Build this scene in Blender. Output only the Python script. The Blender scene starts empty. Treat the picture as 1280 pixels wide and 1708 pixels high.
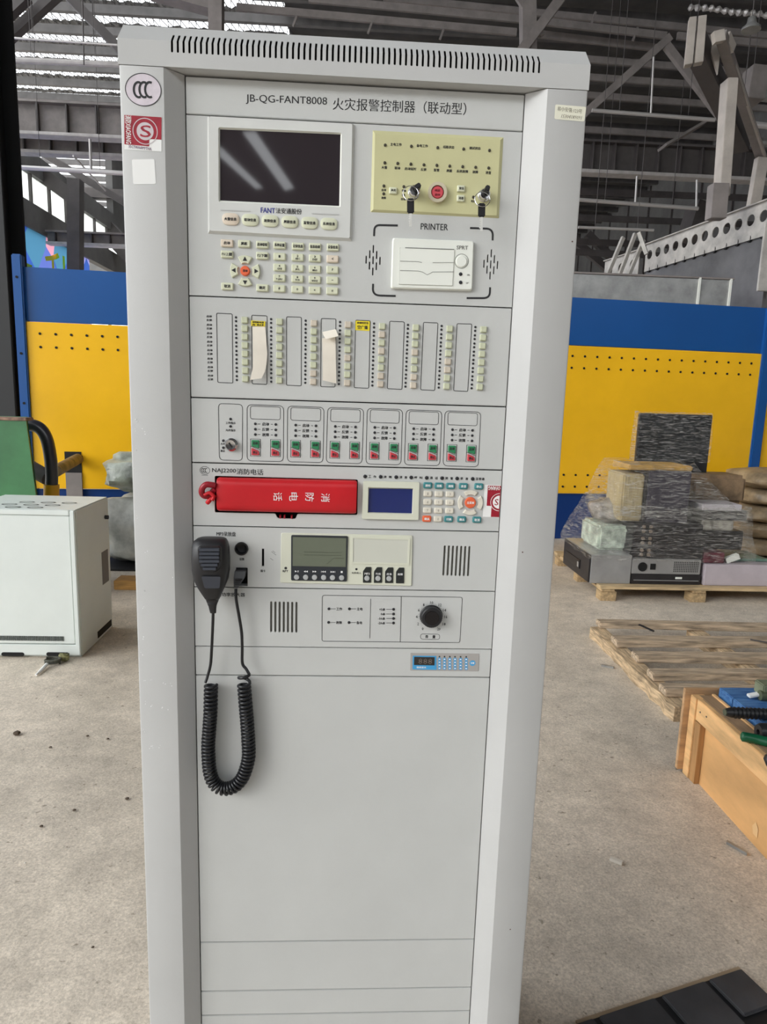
import bpy, bmesh, math, random
from mathutils import Vector, Matrix
from mathutils.geometry import tessellate_polygon
random.seed(7)
PI = math.pi
SC = bpy.context.scene
COL = SC.collection

# ------------------------------------------------------------------ camera
CAM = Vector((0.2172, -0.9436, 1.4521))
FPX = 1125.636
RX = Vector((0.9983646, -0.0485338, 0.0302083))      # right
RY = Vector((0.0529180, 0.9845089, -0.1671584))      # forward
RZ = Vector((-0.0216275, 0.1684836, 0.9854672))      # up
cd = bpy.data.cameras.new('camera')
cam = bpy.data.objects.new('camera', cd)
COL.objects.link(cam)
m3 = Matrix((RX, RZ, -RY)).transposed()
cam.matrix_world = Matrix.Translation(CAM) @ m3.to_4x4()
cd.sensor_fit = 'HORIZONTAL'
cd.sensor_width = 36
cd.lens = FPX / 1280 * 36
cd.clip_start = 0.02
cd.clip_end = 400
SC.camera = cam

# ------------------------------------------------------------------ world, light, exposure
w = bpy.data.worlds.new('overcast')
SC.world = w
w.use_nodes = True
bg = w.node_tree.nodes['Background']
bg.inputs[0].default_value = (0.93, 0.97, 1.0, 1)
bg.inputs[1].default_value = 3.0
sun = bpy.data.lights.new('soft_sun', 'SUN')
sun.energy = 1.15
sun.angle = math.radians(24)
sun.color = (1.0, 0.975, 0.93)
so = bpy.data.objects.new('soft_sun', sun)
COL.objects.link(so)
so.rotation_euler = Vector((0.86, 0.52, -0.42)).to_track_quat('-Z', 'Y').to_euler()
so.location = (-6, -6, 8)
SC.view_settings.view_transform = 'Standard'
SC.view_settings.look = 'None'
SC.view_settings.exposure = 0.12
SC.view_settings.gamma = 1
SC.view_settings.use_curve_mapping = False


# ------------------------------------------------------------------ measuring helpers
def ray(u, v):
    return RX * ((u - 640) / FPX) + RY - RZ * ((v - 854) / FPX)


def at(u, v, y=None, z=None, x=None):
    d = ray(u, v)
    if y is not None:
        t = (y - CAM.y) / d.y
    elif z is not None:
        t = (z - CAM.z) / d.z
    else:
        t = (x - CAM.x) / d.x
    return CAM + d * t


def pp(u, v, y=0.0):
    p = at(u, v, y=y)
    return (p.x, p.z)


# ------------------------------------------------------------------ materials
def lin(c):
    return tuple(((x / 255) / 12.92 if x / 255 <= 0.04045 else ((x / 255 + 0.055) / 1.055) ** 2.4) for x in c) + (1,)


MATS = {}


def M(name, rgb, rough=0.5, metal=0.0, var=0.0, scale=8.0, bump=0.0, bscale=60.0, spec=0.5, stretch=None, emit=0.0, rgb2=None):
    if name in MATS:
        return MATS[name]
    m = bpy.data.materials.new(name)
    m.use_nodes = True
    nt = m.node_tree
    b = nt.nodes['Principled BSDF']
    b.inputs['Base Color'].default_value = lin(rgb)
    b.inputs['Roughness'].default_value = rough
    b.inputs['Metallic'].default_value = metal
    b.inputs['Specular IOR Level'].default_value = spec
    tc = nt.nodes.new('ShaderNodeTexCoord')
    mp = nt.nodes.new('ShaderNodeMapping')
    nt.links.new(tc.outputs['Object'], mp.inputs[0])
    if stretch:
        mp.inputs['Scale'].default_value = stretch
    if var > 0 or rgb2:
        n = nt.nodes.new('ShaderNodeTexNoise')
        n.inputs['Scale'].default_value = scale
        n.inputs['Detail'].default_value = 6
        n.inputs['Roughness'].default_value = 0.6
        nt.links.new(mp.outputs[0], n.inputs['Vector'])
        r = nt.nodes.new('ShaderNodeValToRGB')
        r.color_ramp.elements[0].position = 0.32
        r.color_ramp.elements[1].position = 0.68
        c0 = rgb2 if rgb2 else tuple(max(0, x * (1 - var)) for x in rgb)
        c1 = rgb if rgb2 else tuple(min(255, x * (1 + var * 0.6)) for x in rgb)
        r.color_ramp.elements[0].color = lin(c0)
        r.color_ramp.elements[1].color = lin(c1)
        nt.links.new(n.outputs[0], r.inputs[0])
        nt.links.new(r.outputs[0], b.inputs['Base Color'])
    if bump > 0:
        n2 = nt.nodes.new('ShaderNodeTexNoise')
        n2.inputs['Scale'].default_value = bscale
        n2.inputs['Detail'].default_value = 4
        nt.links.new(mp.outputs[0], n2.inputs['Vector'])
        bp = nt.nodes.new('ShaderNodeBump')
        bp.inputs['Strength'].default_value = bump
        bp.inputs['Distance'].default_value = 0.01
        nt.links.new(n2.outputs[0], bp.inputs['Height'])
        nt.links.new(bp.outputs[0], b.inputs['Normal'])
    if emit > 0:
        b.inputs['Emission Color'].default_value = lin(rgb)
        b.inputs['Emission Strength'].default_value = emit
    MATS[name] = m
    return m


GREY = M('painted_steel', (189, 189, 188), 0.42, var=0.025, scale=3, bump=0.04, bscale=700, spec=0.4)
GREY2 = M('panel_paint', (197, 198, 196), 0.5, var=0.02, scale=5, bump=0.06, bscale=900, spec=0.35)
BEZ = M('bezel_plastic', (210, 211, 208), 0.45, var=0.02, scale=20)
DARK = M('inner_dark', (14, 14, 14), 0.8)
INK = M('black_ink', (38, 38, 40), 0.7)
INKW = M('white_ink', (235, 235, 235), 0.6)
INKB = M('blue_ink', (58, 62, 140), 0.6)
KEYM = M('key_rubber', (214, 216, 190), 0.55, var=0.03, scale=40)
KEYR = M('key_rubber_rosy', (222, 208, 190), 0.55, var=0.03, scale=40)
SQK = M('square_key_green', (196, 199, 172), 0.55, var=0.05, scale=60)
SQK2 = M('square_key_rosy', (201, 190, 174), 0.55, var=0.05, scale=60)
BEIGE = M('beige_plate', (200, 197, 152), 0.45, var=0.03, scale=10, spec=0.4)
LED = M('dark_led', (62, 58, 44), 0.3)
LEDK = M('black_led', (40, 40, 44), 0.3)
GLASS = M('screen_glass', (48, 42, 46), 0.035, spec=0.9)
BLUEL = M('blue_lcd', (28, 42, 104), 0.15, spec=0.6)
GLCD = M('green_lcd', (104, 110, 95), 0.18, spec=0.6)
BLK = M('black_plastic', (30, 30, 33), 0.42, var=0.1, scale=30)
BLK2 = M('charcoal_plastic', (58, 62, 72), 0.5)
RED = M('red_plastic', (196, 32, 40), 0.38, var=0.06, scale=12, spec=0.35)
REDD = M('red_rubber', (150, 22, 38), 0.35)
TEAL = M('teal_rubber', (58, 128, 132), 0.5)
ORNG = M('orange_rubber', (228, 102, 62), 0.5)
KWHT = M('cream_rubber', (220, 214, 200), 0.5, var=0.04, scale=60)
CREAM = M('cream_plastic', (214, 215, 198), 0.45)
PRN = M('printer_plastic', (234, 236, 228), 0.45)
CHROME = M('chrome', (215, 215, 218), 0.15, metal=1.0)
GREEN = M('green_key', (44, 128, 84), 0.5)
REDK = M('red_key', (200, 62, 72), 0.5)
PAPER = M('paper', (236, 228, 214), 0.8, var=0.02, scale=30)
YEL = M('yellow_label', (236, 214, 40), 0.6)
STR = M('sticker_red', (158, 30, 48), 0.35, var=0.12, scale=80)
STW = M('sticker_white', (240, 240, 238), 0.4)
STS = M('sticker_silver', (214, 204, 212), 0.3, var=0.06, scale=60)
TEMPB = M('label_blue', (70, 160, 214), 0.4)
SCR = M('pale_scuff', (228, 228, 228), 0.6)


# ------------------------------------------------------------------ mesh builder
class MB:
    def __init__(self):
        self.v = []
        self.f = []

    def add(self, vs, fs):
        n = len(self.v)
        self.v += [tuple(p) for p in vs]
        self.f += [tuple(i + n for i in f) for f in fs]
        return self

    def box(self, x0, x1, y0, y1, z0, z1):
        vs = [(x, y, z) for x in (x0, x1) for y in (y0, y1) for z in (z0, z1)]
        return self.add(vs, [(0, 1, 3, 2), (4, 6, 7, 5), (0, 4, 5, 1), (2, 3, 7, 6), (0, 2, 6, 4), (1, 5, 7, 3)])

    def obox(self, c, ax, ay, az):      # centre and three half-axis vectors
        c, ax, ay, az = Vector(c), Vector(ax), Vector(ay), Vector(az)
        vs = [c + ax * i + ay * j + az * k for i in (-1, 1) for j in (-1, 1) for k in (-1, 1)]
        return self.add(vs, [(0, 1, 3, 2), (4, 6, 7, 5), (0, 4, 5, 1), (2, 3, 7, 6), (0, 2, 6, 4), (1, 5, 7, 3)])

    def beam(self, a, b, wd, ht, up=(0, 0, 1)):
        a, b = Vector(a), Vector(b)
        d = b - a
        s = d.cross(Vector(up)).normalized()
        t = s.cross(d).normalized()
        return self.obox((a + b) / 2, d / 2, s * wd / 2, t * ht / 2)

    def frustum(self, poly, y0, y1, inset=0.0):   # poly in xz, y0 back, y1 front (towards viewer)
        n = len(poly)
        cx = sum(p[0] for p in poly) / n
        cz = sum(p[1] for p in poly) / n
        w_ = max(p[0] for p in poly) - min(p[0] for p in poly)
        h_ = max(p[1] for p in poly) - min(p[1] for p in poly)
        sx = 1 - 2 * inset / max(w_, 1e-6)
        sz = 1 - 2 * inset / max(h_, 1e-6)
        vs = [(p[0], y0, p[1]) for p in poly]
        if inset > 0:
            ym = y1 + (y0 - y1) * 0.35
            vs += [(p[0], ym, p[1]) for p in poly]
        vs += [(cx + (p[0] - cx) * sx, y1, cz + (p[1] - cz) * sz) for p in poly]
        L = len(vs) // n
        fs = []
        for k in range(L - 1):
            for i in range(n):
                j = (i + 1) % n
                fs.append((k * n + i, k * n + j, (k + 1) * n + j, (k + 1) * n + i))
        fs.append(tuple(range((L - 1) * n, L * n)))
        fs.append(tuple(range(n - 1, -1, -1)))
        return self.add(vs, fs)

    def plate(self, outer, holes, y0, y1, fn=None):   # slab in xz with real holes, y0 front y1 back
        loops = [outer] + holes
        pts = [p for l in loops for p in l]
        tri = tessellate_polygon([[Vector((p[0], p[1], 0)) for p in l] for l in loops])
        n = len(pts)
        vs = [(p[0], y0, p[1]) for p in pts] + [(p[0], y1, p[1]) for p in pts]
        fs = []
        for t in tri:
            fs.append(tuple(t))
            fs.append(tuple(i + n for i in reversed(t)))
        o = 0
        for l in loops:
            k = len(l)
            for i in range(k):
                j = (i + 1) % k
                fs.append((o + i, o + j, o + j + n, o + i + n))
            o += k
        if fn:
            vs = [fn(p) for p in vs]
        return self.add(vs, fs)

    def flat(self, poly, y):
        return self.add([(p[0], y, p[1]) for p in poly], [tuple(range(len(poly)))])

    def stroke(self, pts, wd, y, closed=False):
        n = len(pts)
        L, R = [], []
        for i in range(n):
            a = pts[(i - 1) % n] if (closed or i > 0) else pts[i]
            b = pts[(i + 1) % n] if (closed or i < n - 1) else pts[i]
            dx, dz = b[0] - a[0], b[1] - a[1]
            l = math.hypot(dx, dz) or 1
            nx, nz = -dz / l * wd / 2, dx / l * wd / 2
            L.append((pts[i][0] + nx, y, pts[i][1] + nz))
            R.append((pts[i][0] - nx, y, pts[i][1] - nz))
        vs = L + R
        m = n if closed else n - 1
        return self.add(vs, [(i, (i + 1) % n, (i + 1) % n + n, i + n) for i in range(m)])

    def cyl(self, a, b, r, n=12, r2=None, cap=True):
        a, b = Vector(a), Vector(b)
        d = (b - a).normalized()
        s = d.cross(Vector((0, 0, 1)) if abs(d.z) < 0.9 else Vector((1, 0, 0))).normalized()
        t = s.cross(d)
        r2 = r if r2 is None else r2
        vs = [a + (s * math.cos(2 * PI * i / n) + t * math.sin(2 * PI * i / n)) * r for i in range(n)]
        vs += [b + (s * math.cos(2 * PI * i / n) + t * math.sin(2 * PI * i / n)) * r2 for i in range(n)]
        fs = [(i, (i + 1) % n, (i + 1) % n + n, i + n) for i in range(n)]
        if cap:
            fs += [tuple(range(n - 1, -1, -1)), tuple(range(n, 2 * n))]
        return self.add(vs, fs)

    def tube(self, pts, r, n=8, cap=True):
        pts = [Vector(p) for p in pts]
        m = len(pts)
        vs = []
        d0 = (pts[1] - pts[0]).normalized()
        s = d0.cross(Vector((0.13, 0.31, 0.94))).normalized()
        for i in range(m):
            d = (pts[min(i + 1, m - 1)] - pts[max(i - 1, 0)]).normalized()
            s = (s - d * s.dot(d)).normalized()
            t = d.cross(s)
            rr = r[i] if isinstance(r, (list, tuple)) else r
            for k in range(n):
                a = 2 * PI * k / n
                vs.append(pts[i] + (s * math.cos(a) + t * math.sin(a)) * rr)
        fs = []
        for i in range(m - 1):
            for k in range(n):
                fs.append((i * n + k, i * n + (k + 1) % n, (i + 1) * n + (k + 1) % n, (i + 1) * n + k))
        if cap:
            fs += [tuple(range(n - 1, -1, -1)), tuple(range((m - 1) * n, m * n))]
        return self.add(vs, fs)

    def rings(self, rg, cap=True):
        n = len(rg[0])
        vs = [p for r in rg for p in r]
        fs = []
        for i in range(len(rg) - 1):
            for k in range(n):
                fs.append((i * n + k, i * n + (k + 1) % n, (i + 1) * n + (k + 1) % n, (i + 1) * n + k))
        if cap:
            fs += [tuple(range(n - 1, -1, -1)), tuple(range((len(rg) - 1) * n, len(rg) * n))]
        return self.add(vs, fs)


def mesh_from(name, mb, mat, bevel=0.0, smooth=True, angle=35, recalc=True, origin=None):
    me = bpy.data.meshes.new(name)
    o = origin or (0, 0, 0)
    me.from_pydata([(x - o[0], y - o[1], z - o[2]) for x, y, z in mb.v], [], mb.f)
    if recalc or bevel > 0:
        bm = bmesh.new()
        bm.from_mesh(me)
        if bevel > 0:
            bmesh.ops.bevel(bm, geom=list(bm.edges), offset=bevel, segments=2, affect='EDGES', clamp_overlap=True)
        bmesh.ops.recalc_face_normals(bm, faces=bm.faces)
        bm.to_mesh(me)
        bm.free()
    me.materials.append(mat)
    if smooth:
        me.polygons.foreach_set('use_smooth', [True] * len(me.polygons))
        me.set_sharp_from_angle(angle=math.radians(angle))
    me.update()
    return me


BASE = {}


def obj(name, mb, mat, parent=None, **kw):
    """one mesh object built in world coordinates, origin at its centre"""
    n = len(mb.v)
    c = tuple((min(p[i] for p in mb.v) + max(p[i] for p in mb.v)) / 2 for i in range(3))
    lab = kw.pop('label', None)
    knd = kw.pop('kind', None)
    me = mesh_from(name, mb, mat, origin=c, **kw)
    o = bpy.data.objects.new(name, me)
    COL.objects.link(o)
    o.location = c
    BASE[o.name] = Vector(c)
    if parent:
        o.parent = parent
        o.matrix_parent_inverse = Matrix.Translation(-BASE[parent.name])
    if lab:
        o['label'] = lab
    if knd:
        o['kind'] = knd
    return o


def inst(name, me, loc, parent):
    o = bpy.data.objects.new(name, me)
    COL.objects.link(o)
    o.location = loc
    BASE[o.name] = Vector(loc)
    if parent:
        o.parent = parent
        o.matrix_parent_inverse = Matrix.Translation(-BASE[parent.name])
    return o


def thing(name, label, cat, loc, group=None):
    o = bpy.data.objects.new(name, None)
    COL.objects.link(o)
    o.location = loc
    o.empty_display_size = 0.05
    BASE[o.name] = Vector(loc)
    o['label'] = label
    o['category'] = cat
    if group:
        o['group'] = group
    return o


def tag(o, label, cat, group=None):
    o['label'] = label
    o['category'] = cat
    if group:
        o['group'] = group
    return o


def struct(o):
    o['kind'] = 'structure'
    return o


# ------------------------------------------------------------------ 2D helpers on the panel plane
def quad(*c, y=0.0):
    return [pp(u, v, y) for u, v in c]


def rect(cx, cz, w_, h_):
    return [(cx - w_ / 2, cz - h_ / 2), (cx + w_ / 2, cz - h_ / 2), (cx + w_ / 2, cz + h_ / 2), (cx - w_ / 2, cz + h_ / 2)]


def rnd(poly, r, seg=4):
    out = []
    n = len(poly)
    for i in range(n):
        p = Vector(poly[i])
        a = Vector(poly[i - 1]) - p
        b = Vector(poly[(i + 1) % n]) - p
        rr = min(r, a.length * 0.49, b.length * 0.49)
        pa = p + a.normalized() * rr
        pb = p + b.normalized() * rr
        for k in range(seg + 1):
            t = k / seg
            q = pa * (1 - t) ** 2 + p * 2 * t * (1 - t) + pb * t * t
            out.append((q.x, q.y))
    return out


def circ(cx, cz, r, n=16, rz=None):
    return [(cx + r * math.cos(2 * PI * i / n), cz + (rz or r) * math.sin(2 * PI * i / n)) for i in range(n)]


def slot(x0, z0, x1, z1, wd, n=3):
    d = Vector((x1 - x0, z1 - z0)).normalized()
    s = Vector((-d.y, d.x))
    r = wd / 2
    out = []
    for c, a0 in (((x1, z1), PI / 2), ((x0, z0), -PI / 2)):
        for k in range(n + 1):
            a = a0 - PI * k / n
            q = Vector(c) + (s * math.sin(a) + d * math.cos(a)) * r
            out.append((q.x, q.y))
    return out


def quadf(c, s, t):   # bilinear in a TL,TR,BR,BL quad
    tl, tr, br, bl = [Vector(p) for p in c]
    q = (tl * (1 - s) + tr * s) * (1 - t) + (bl * (1 - s) + br * s) * t
    return (q.x, q.y)


_tc = {}


def glyphs(s, res=1, off=0.012):
    off = min(off, 0.0 if res >= 2 else 0.009)
    k = (s, res, off)
    if k in _tc:
        return _tc[k]
    c = bpy.data.curves.new('t', 'FONT')
    c.body = s
    c.resolution_u = res
    c.offset = off
    o = bpy.data.objects.new('t', c)
    COL.objects.link(o)
    dg = bpy.context.evaluated_depsgraph_get()
    me = bpy.data.meshes.new_from_object(o.evaluated_get(dg))
    vs = [(v.co.x, v.co.y) for v in me.vertices]
    fs = [tuple(p.vertices) for p in me.polygons]
    bpy.data.objects.remove(o)
    bpy.data.curves.remove(c)
    bpy.data.meshes.remove(me)
    x0, x1 = min(v[0] for v in vs), max(v[0] for v in vs)
    y0, y1 = min(v[1] for v in vs), max(v[1] for v in vs)
    vs = [((x - x0) / max(x1 - x0, 1e-6), (y - y0) / max(y1 - y0, 1e-6)) for x, y in vs]
    _tc[k] = (vs, fs)
    return _tc[k]


def textq(mb, s, bl, ex, ez, y, res=1, off=0.012):
    """text filling the parallelogram bl + ex*s + ez*t in the xz plane"""
    vs, fs = glyphs(s, res, off)
    dd = .00042 if res >= 3 else .0003 if res == 2 else .0002      # a second pass, slightly offset, thickens the strokes
    for k in (-.5, .5):
        mb.add([(bl[0] + ex[0] * a + ez[0] * b + dd * k, y + k * .00004, bl[1] + ex[1] * a + ez[1] * b + dd * k * .4) for a, b in vs], fs)
    return mb


def txt(mb, s, p0, p1, h, y=0.0, res=1, off=0.012):
    """p0,p1: lower-left and lower-right pixel of the writing, h its pixel height"""
    a = pp(*p0, y=y)
    b = pp(*p1, y=y)
    c = pp(p0[0], p0[1] - h, y=y)
    return textq(mb, s, a, (b[0] - a[0], b[1] - a[1]), (0, c[1] - a[1]), y, res, off)


def txc(mb, s, c, wpx, h, y=0.0, res=1, off=0.02):
    """centred on pixel c"""
    sl = 0.045 * (1 if c[1] < 600 else 0.6)
    return txt(mb, s, (c[0] - wpx / 2, c[1] + h / 2 - sl * wpx / 2), (c[0] + wpx / 2, c[1] + h / 2 + sl * wpx / 2), h, y, res, off)


PXM = 0.00090   # about one photo pixel on the panel, in metres


def button(name, px, wm, hm, mat, parent, y0=0.0, d=0.003, r=0.0016, inset=0.0012, poly=None, cache={}):
    x, z = pp(*px, y=y0 - d)
    key = (name, round(wm, 5), round(hm, 5), mat.name, d)
    if key not in cache:
        mb = MB()
        mb.frustum(poly or rnd(rect(0, 0, wm, hm), r, 3), 0.0, -d, inset)
        cache[key] = mesh_from(name, mb, mat)
    return inst(name, cache[key], (x, y0, z), parent)


_ledc = {}


def led(px, parent, r=0.0021, mat=LED, y0=0.0, d=0.0015, name='led'):
    x, z = pp(*px, y=y0)
    k = (r, mat.name, d)
    if k not in _ledc:
        mb = MB()
        mb.frustum(circ(0, 0, r, 10), 0.0, -d, r * 0.35)
        _ledc[k] = mesh_from(name, mb, mat)
    return inst(name, _ledc[k], (x, y0, z), parent)


# ================================================================== THE HALL
FLOOR = bpy.data.materials.new('concrete_floor')
FLOOR.use_nodes = True
nt = FLOOR.node_tree
b = nt.nodes['Principled BSDF']
b.inputs['Roughness'].default_value = 0.75
b.inputs['Specular IOR Level'].default_value = 0.3
tc = nt.nodes.new('ShaderNodeTexCoord')


def tex(scale, detail=5, rough=0.6, sc=None):
    n = nt.nodes.new('ShaderNodeTexNoise')
    n.inputs['Scale'].default_value = scale
    n.inputs['Detail'].default_value = detail
    n.inputs['Roughness'].default_value = rough
    if sc:
        mp = nt.nodes.new('ShaderNodeMapping')
        mp.inputs['Scale'].default_value = sc
        nt.links.new(tc.outputs['Object'], mp.inputs[0])
        nt.links.new(mp.outputs[0], n.inputs['Vector'])
    else:
        nt.links.new(tc.outputs['Object'], n.inputs['Vector'])
    return n


def ramp(src, c0, c1, p0=0.3, p1=0.7):
    r = nt.nodes.new('ShaderNodeValToRGB')
    r.color_ramp.elements[0].position = p0
    r.color_ramp.elements[1].position = p1
    r.color_ramp.elements[0].color = c0
    r.color_ramp.elements[1].color = c1
    nt.links.new(src.outputs[0], r.inputs[0])
    return r


def mul(a, bb, f=1.0):
    x = nt.nodes.new('ShaderNodeMix')
    x.data_type = 'RGBA'
    x.blend_type = 'MULTIPLY'
    x.inputs[0].default_value = f
    nt.links.new(a.outputs[0 if a.bl_idname != 'ShaderNodeMix' else 2], x.inputs[6])
    nt.links.new(bb.outputs[0], x.inputs[7])
    return x


r1 = ramp(tex(0.9, 8, 0.65), lin((205, 194, 178)), lin((238, 225, 208)))
r2 = ramp(tex(9, 6, 0.7), (0.72, 0.72, 0.72, 1), (1.05, 1.05, 1.05, 1))
r3 = ramp(tex(150, 4, 0.7), (0.72, 0.71, 0.70, 1), (1.12, 1.12, 1.12, 1), 0.35, 0.65)
r4 = ramp(tex(45, 3, 0.5), (0.55, 0.53, 0.5, 1), (1, 1, 1, 1), 0.26, 0.34)
mx = mul(mul(mul(r1, r2), r3), r4)
nt.links.new(mx.outputs[2], b.inputs['Base Color'])
bp = nt.nodes.new('ShaderNodeBump')
bp.inputs['Strength'].default_value = 0.35
bp.inputs['Distance'].default_value = 0.004
nt.links.new(tex(60, 5, 0.7).outputs[0], bp.inputs['Height'])
nt.links.new(bp.outputs[0], b.inputs['Normal'])
struct(obj('floor', MB().box(-30, 30, -14, 62, -0.1, 0), FLOOR, smooth=False))

STEEL_D = M('dark_structural_steel', (84, 79, 78), 0.6, var=0.12, scale=2)
STEEL_M = M('grey_structural_steel', (132, 125, 122), 0.6, var=0.1, scale=3)
STEEL_L = M('light_flange_steel', (188, 183, 180), 0.5, var=0.08, scale=4)
ROOFM = M('dark_roof_sheet', (84, 82, 81), 0.85, var=0.2, scale=0.6)
PURL = M('purlin_steel', (84, 81, 80), 0.6, var=0.15, scale=2)
GALV = M('galvanised_steel', (168, 168, 166), 0.38, metal=0.65, var=0.12, scale=6)
PIPE = M('galvanised_pipe', (196, 192, 190), 0.35, metal=0.4)
WALLM = M('dark_wall_sheet', (98, 97, 96), 0.8, var=0.15, scale=0.7)

RZ_H = 13.7
# roof: opaque sheets, with a daylight strip left open between the purlins over the left bays
roof = obj('ceiling', MB().box(-2.2, 18, -14, 62, RZ_H + 0.3, RZ_H + 0.34), ROOFM, smooth=False)
struct(roof)
lr = MB()
lr.box(-9, -2.2, -14, 22.5, RZ_H + 0.3, RZ_H + 0.34)
lr.box(-12.5, -2.2, 32.6, 37.5, RZ_H + 0.3, RZ_H + 0.34)
lr.box(-12.5, -2.2, 40.0, 62, RZ_H + 0.3, RZ_H + 0.34)
obj('roof_sheet', lr, ROOFM, roof, smooth=False)
# purlins along x
pm = MB().box(-15, 15, -0.04, 0.04, -0.13, 0.13)
pm.box(-15, 15, -0.04, 0.14, -0.13, -0.11)
pmesh = mesh_from('purlin', pm, PURL, smooth=False)
for k in range(46):
    y = -12.9 + 1.42 * k
    for x in (-15, 15):
        inst('purlin', pmesh, (x, y, RZ_H), roof)
# insulation netting across the daylight strip
nm = MB()
for j in range(7):
    ya = 22.75 + j * 1.42
    for i in range(62):
        x = -17 + i * 0.24
        nm.beam((x, ya, RZ_H + 0.2), (x + 0.3 + random.uniform(-.06, .06), ya + 1.36, RZ_H + 0.22), 0.022, 0.02)
        nm.beam((x + 0.3, ya, RZ_H + 0.19), (x + random.uniform(-.06, .06), ya + 1.36, RZ_H + 0.21), 0.022, 0.02)
obj('insulation_netting', nm, PURL, roof, smooth=False, kind='stuff')
# ragged foil hanging behind each purlin
FOIL = M('insulation_foil', (120, 120, 120), 0.5, var=0.5, scale=5, bump=0.6, bscale=7)
for j in range(8):
    fb = MB()
    y = 22.62 + j * 1.42
    g = []
    for i in range(90):
        x = -15 + i * 0.145
        g.append([(x, y + random.uniform(-.16, .04), RZ_H + 0.27), (x, y + 0.12 + random.uniform(-.06, .06), RZ_H + 0.22),
                  (x, y + 0.24, RZ_H + 0.25)])
    vs = [p for r in g for p in r]
    fb.add(vs, [(i * 3 + k, i * 3 + k + 1, i * 3 + 4 + k, i * 3 + 3 + k) for i in range(89) for k in (0, 1)])
    obj('foil_strip', fb, FOIL, roof)

# walls
wl = obj('wall_left', MB().box(-11.3, -11.0, 3.0, 44, 7.75, 7.78), WALLM, smooth=False)
struct(wl)
ml = MB()
ml.box(-11.3, -11.0, 8.0, 33, 8.75, 9.5)
ml.box(-11.3, -11.0, 33, 44, 8.75, RZ_H + 0.3)
ml.box(-11.3, -11.0, 8.0, 44, 6.9, 7.75)
obj('wall_sheet', ml, WALLM, wl, smooth=False)
mu = MB()
for k in range(24):
    y = 8.2 + k * 1.5
    mu.box(-11.12, -11.02, y - 0.05, y + 0.05, 7.75, 8.75)
obj('clerestory_mullion', mu, STEEL_D, wl, smooth=False)
PANE = M('daylit_polycarbonate', (244, 250, 246), 0.6)
def see_through(mat, f, col=None):
    n = mat.node_tree
    o = [x for x in n.nodes if x.type == 'OUTPUT_MATERIAL'][0]
    bs = n.nodes['Principled BSDF']
    mx_ = n.nodes.new('ShaderNodeMixShader')
    mx_.inputs[0].default_value = f
    if col:
        tr_ = n.nodes.new('ShaderNodeBsdfTranslucent')
        n.links.new(col, tr_.inputs[0])
    else:
        tr_ = n.nodes.new('ShaderNodeBsdfTransparent')
    n.links.new(bs.outputs[0], mx_.inputs[1])
    n.links.new(tr_.outputs[0], mx_.inputs[2])
    n.links.new(mx_.outputs[0], o.inputs[0])


_w = PANE.node_tree.nodes.new('ShaderNodeRGB')
_w.outputs[0].default_value = (.95, .97, .95, 1)
see_through(PANE, .85, _w.outputs[0])
wn = struct(obj('window_1', MB().box(-11.2, -11.17, 8.0, 44, 7.72, 8.78), PANE, smooth=False))
# coloured banner wall, below the clerestory, seen over the fence
BAN = bpy.data.materials.new('printed_banner')
BAN.use_nodes = True
nt = BAN.node_tree
b = nt.nodes['Principled BSDF']
b.inputs['Roughness'].default_value = 0.5
tc = nt.nodes.new('ShaderNodeTexCoord')
vn = nt.nodes.new('ShaderNodeTexVoronoi')
vn.inputs['Scale'].default_value = 0.8
nt.links.new(tc.outputs['Object'], vn.inputs['Vector'])
rr_ = nt.nodes.new('ShaderNodeValToRGB')
cr = rr_.color_ramp
cr.interpolation = 'CONSTANT'
cr.elements[0].color = lin((52, 84, 160))
cr.elements[1].position = 0.34
cr.elements[1].color = lin((88, 104, 176))
for p_, c_ in ((0.52, (70, 120, 150)), (0.66, (150, 150, 215)), (0.8, (200, 140, 160))):
    e = cr.elements.new(p_)
    e.color = lin(c_)
nt.links.new(vn.outputs['Color'], rr_.inputs[0])
nt.links.new(rr_.outputs[0], b.inputs['Base Color'])
see_through(BAN, .7, rr_.outputs[0])
ban = obj('wall_banner', MB().add([(-11.1, 8, 1), (-11.1, 30, 1), (-11.1, 30, 6.9), (-11.1, 8, 6.9)], [(0, 1, 2, 3)]), BAN, wl, smooth=False, label='blue printed banner panels with yellow characters')
bl_ = MB()
YCH = M('banner_yellow', (238, 214, 70), 0.5)
_rgb = YCH.node_tree.nodes.new('ShaderNodeRGB')
_rgb.outputs[0].default_value = lin((250, 226, 60))
see_through(YCH, .9, _rgb.outputs[0])
for k, (ch, y) in enumerate((('十', 22.0), ('一', 18.3), ('升', 25.4), ('川', 16.0))):
    vs, fs = glyphs(ch, 2, 0.03)
    bl_.add([(-11.02, y + 2.4 * a, 4.4 + 2.1 * c) for a, c in vs], fs)
obj('banner_lettering', bl_, YCH, wl, smooth=False, recalc=False)

wb = struct(obj('wall_back', MB().box(-30, 30, 61, 61.3, 9.0, RZ_H + 0.4), WALLM, smooth=False))
obj('wall_sheet', MB().box(-30, 30, 61, 61.3, 0, 5.2), WALLM, wb, smooth=False)
mb = MB()
for k in range(21):
    mb.box(-30 + k * 3, -29.8 + k * 3, 60.9, 61.2, 5.2, 9.0)
obj('window_post', mb, STEEL_D, wb, smooth=False)
obj('wall_sheet', MB().box(2, 30, 60.8, 61, 5.2, 9.0), WALLM, wb, smooth=False)
def mirror_pt(u, v, Y=-14.0):     # where the hall behind the camera shows in the glass display
    p = at(u, v, y=-.001)
    d = p - CAM
    k = (p.y - Y) / d.y
    return (p.x + d.x * k, p.z + d.z * k)


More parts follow.
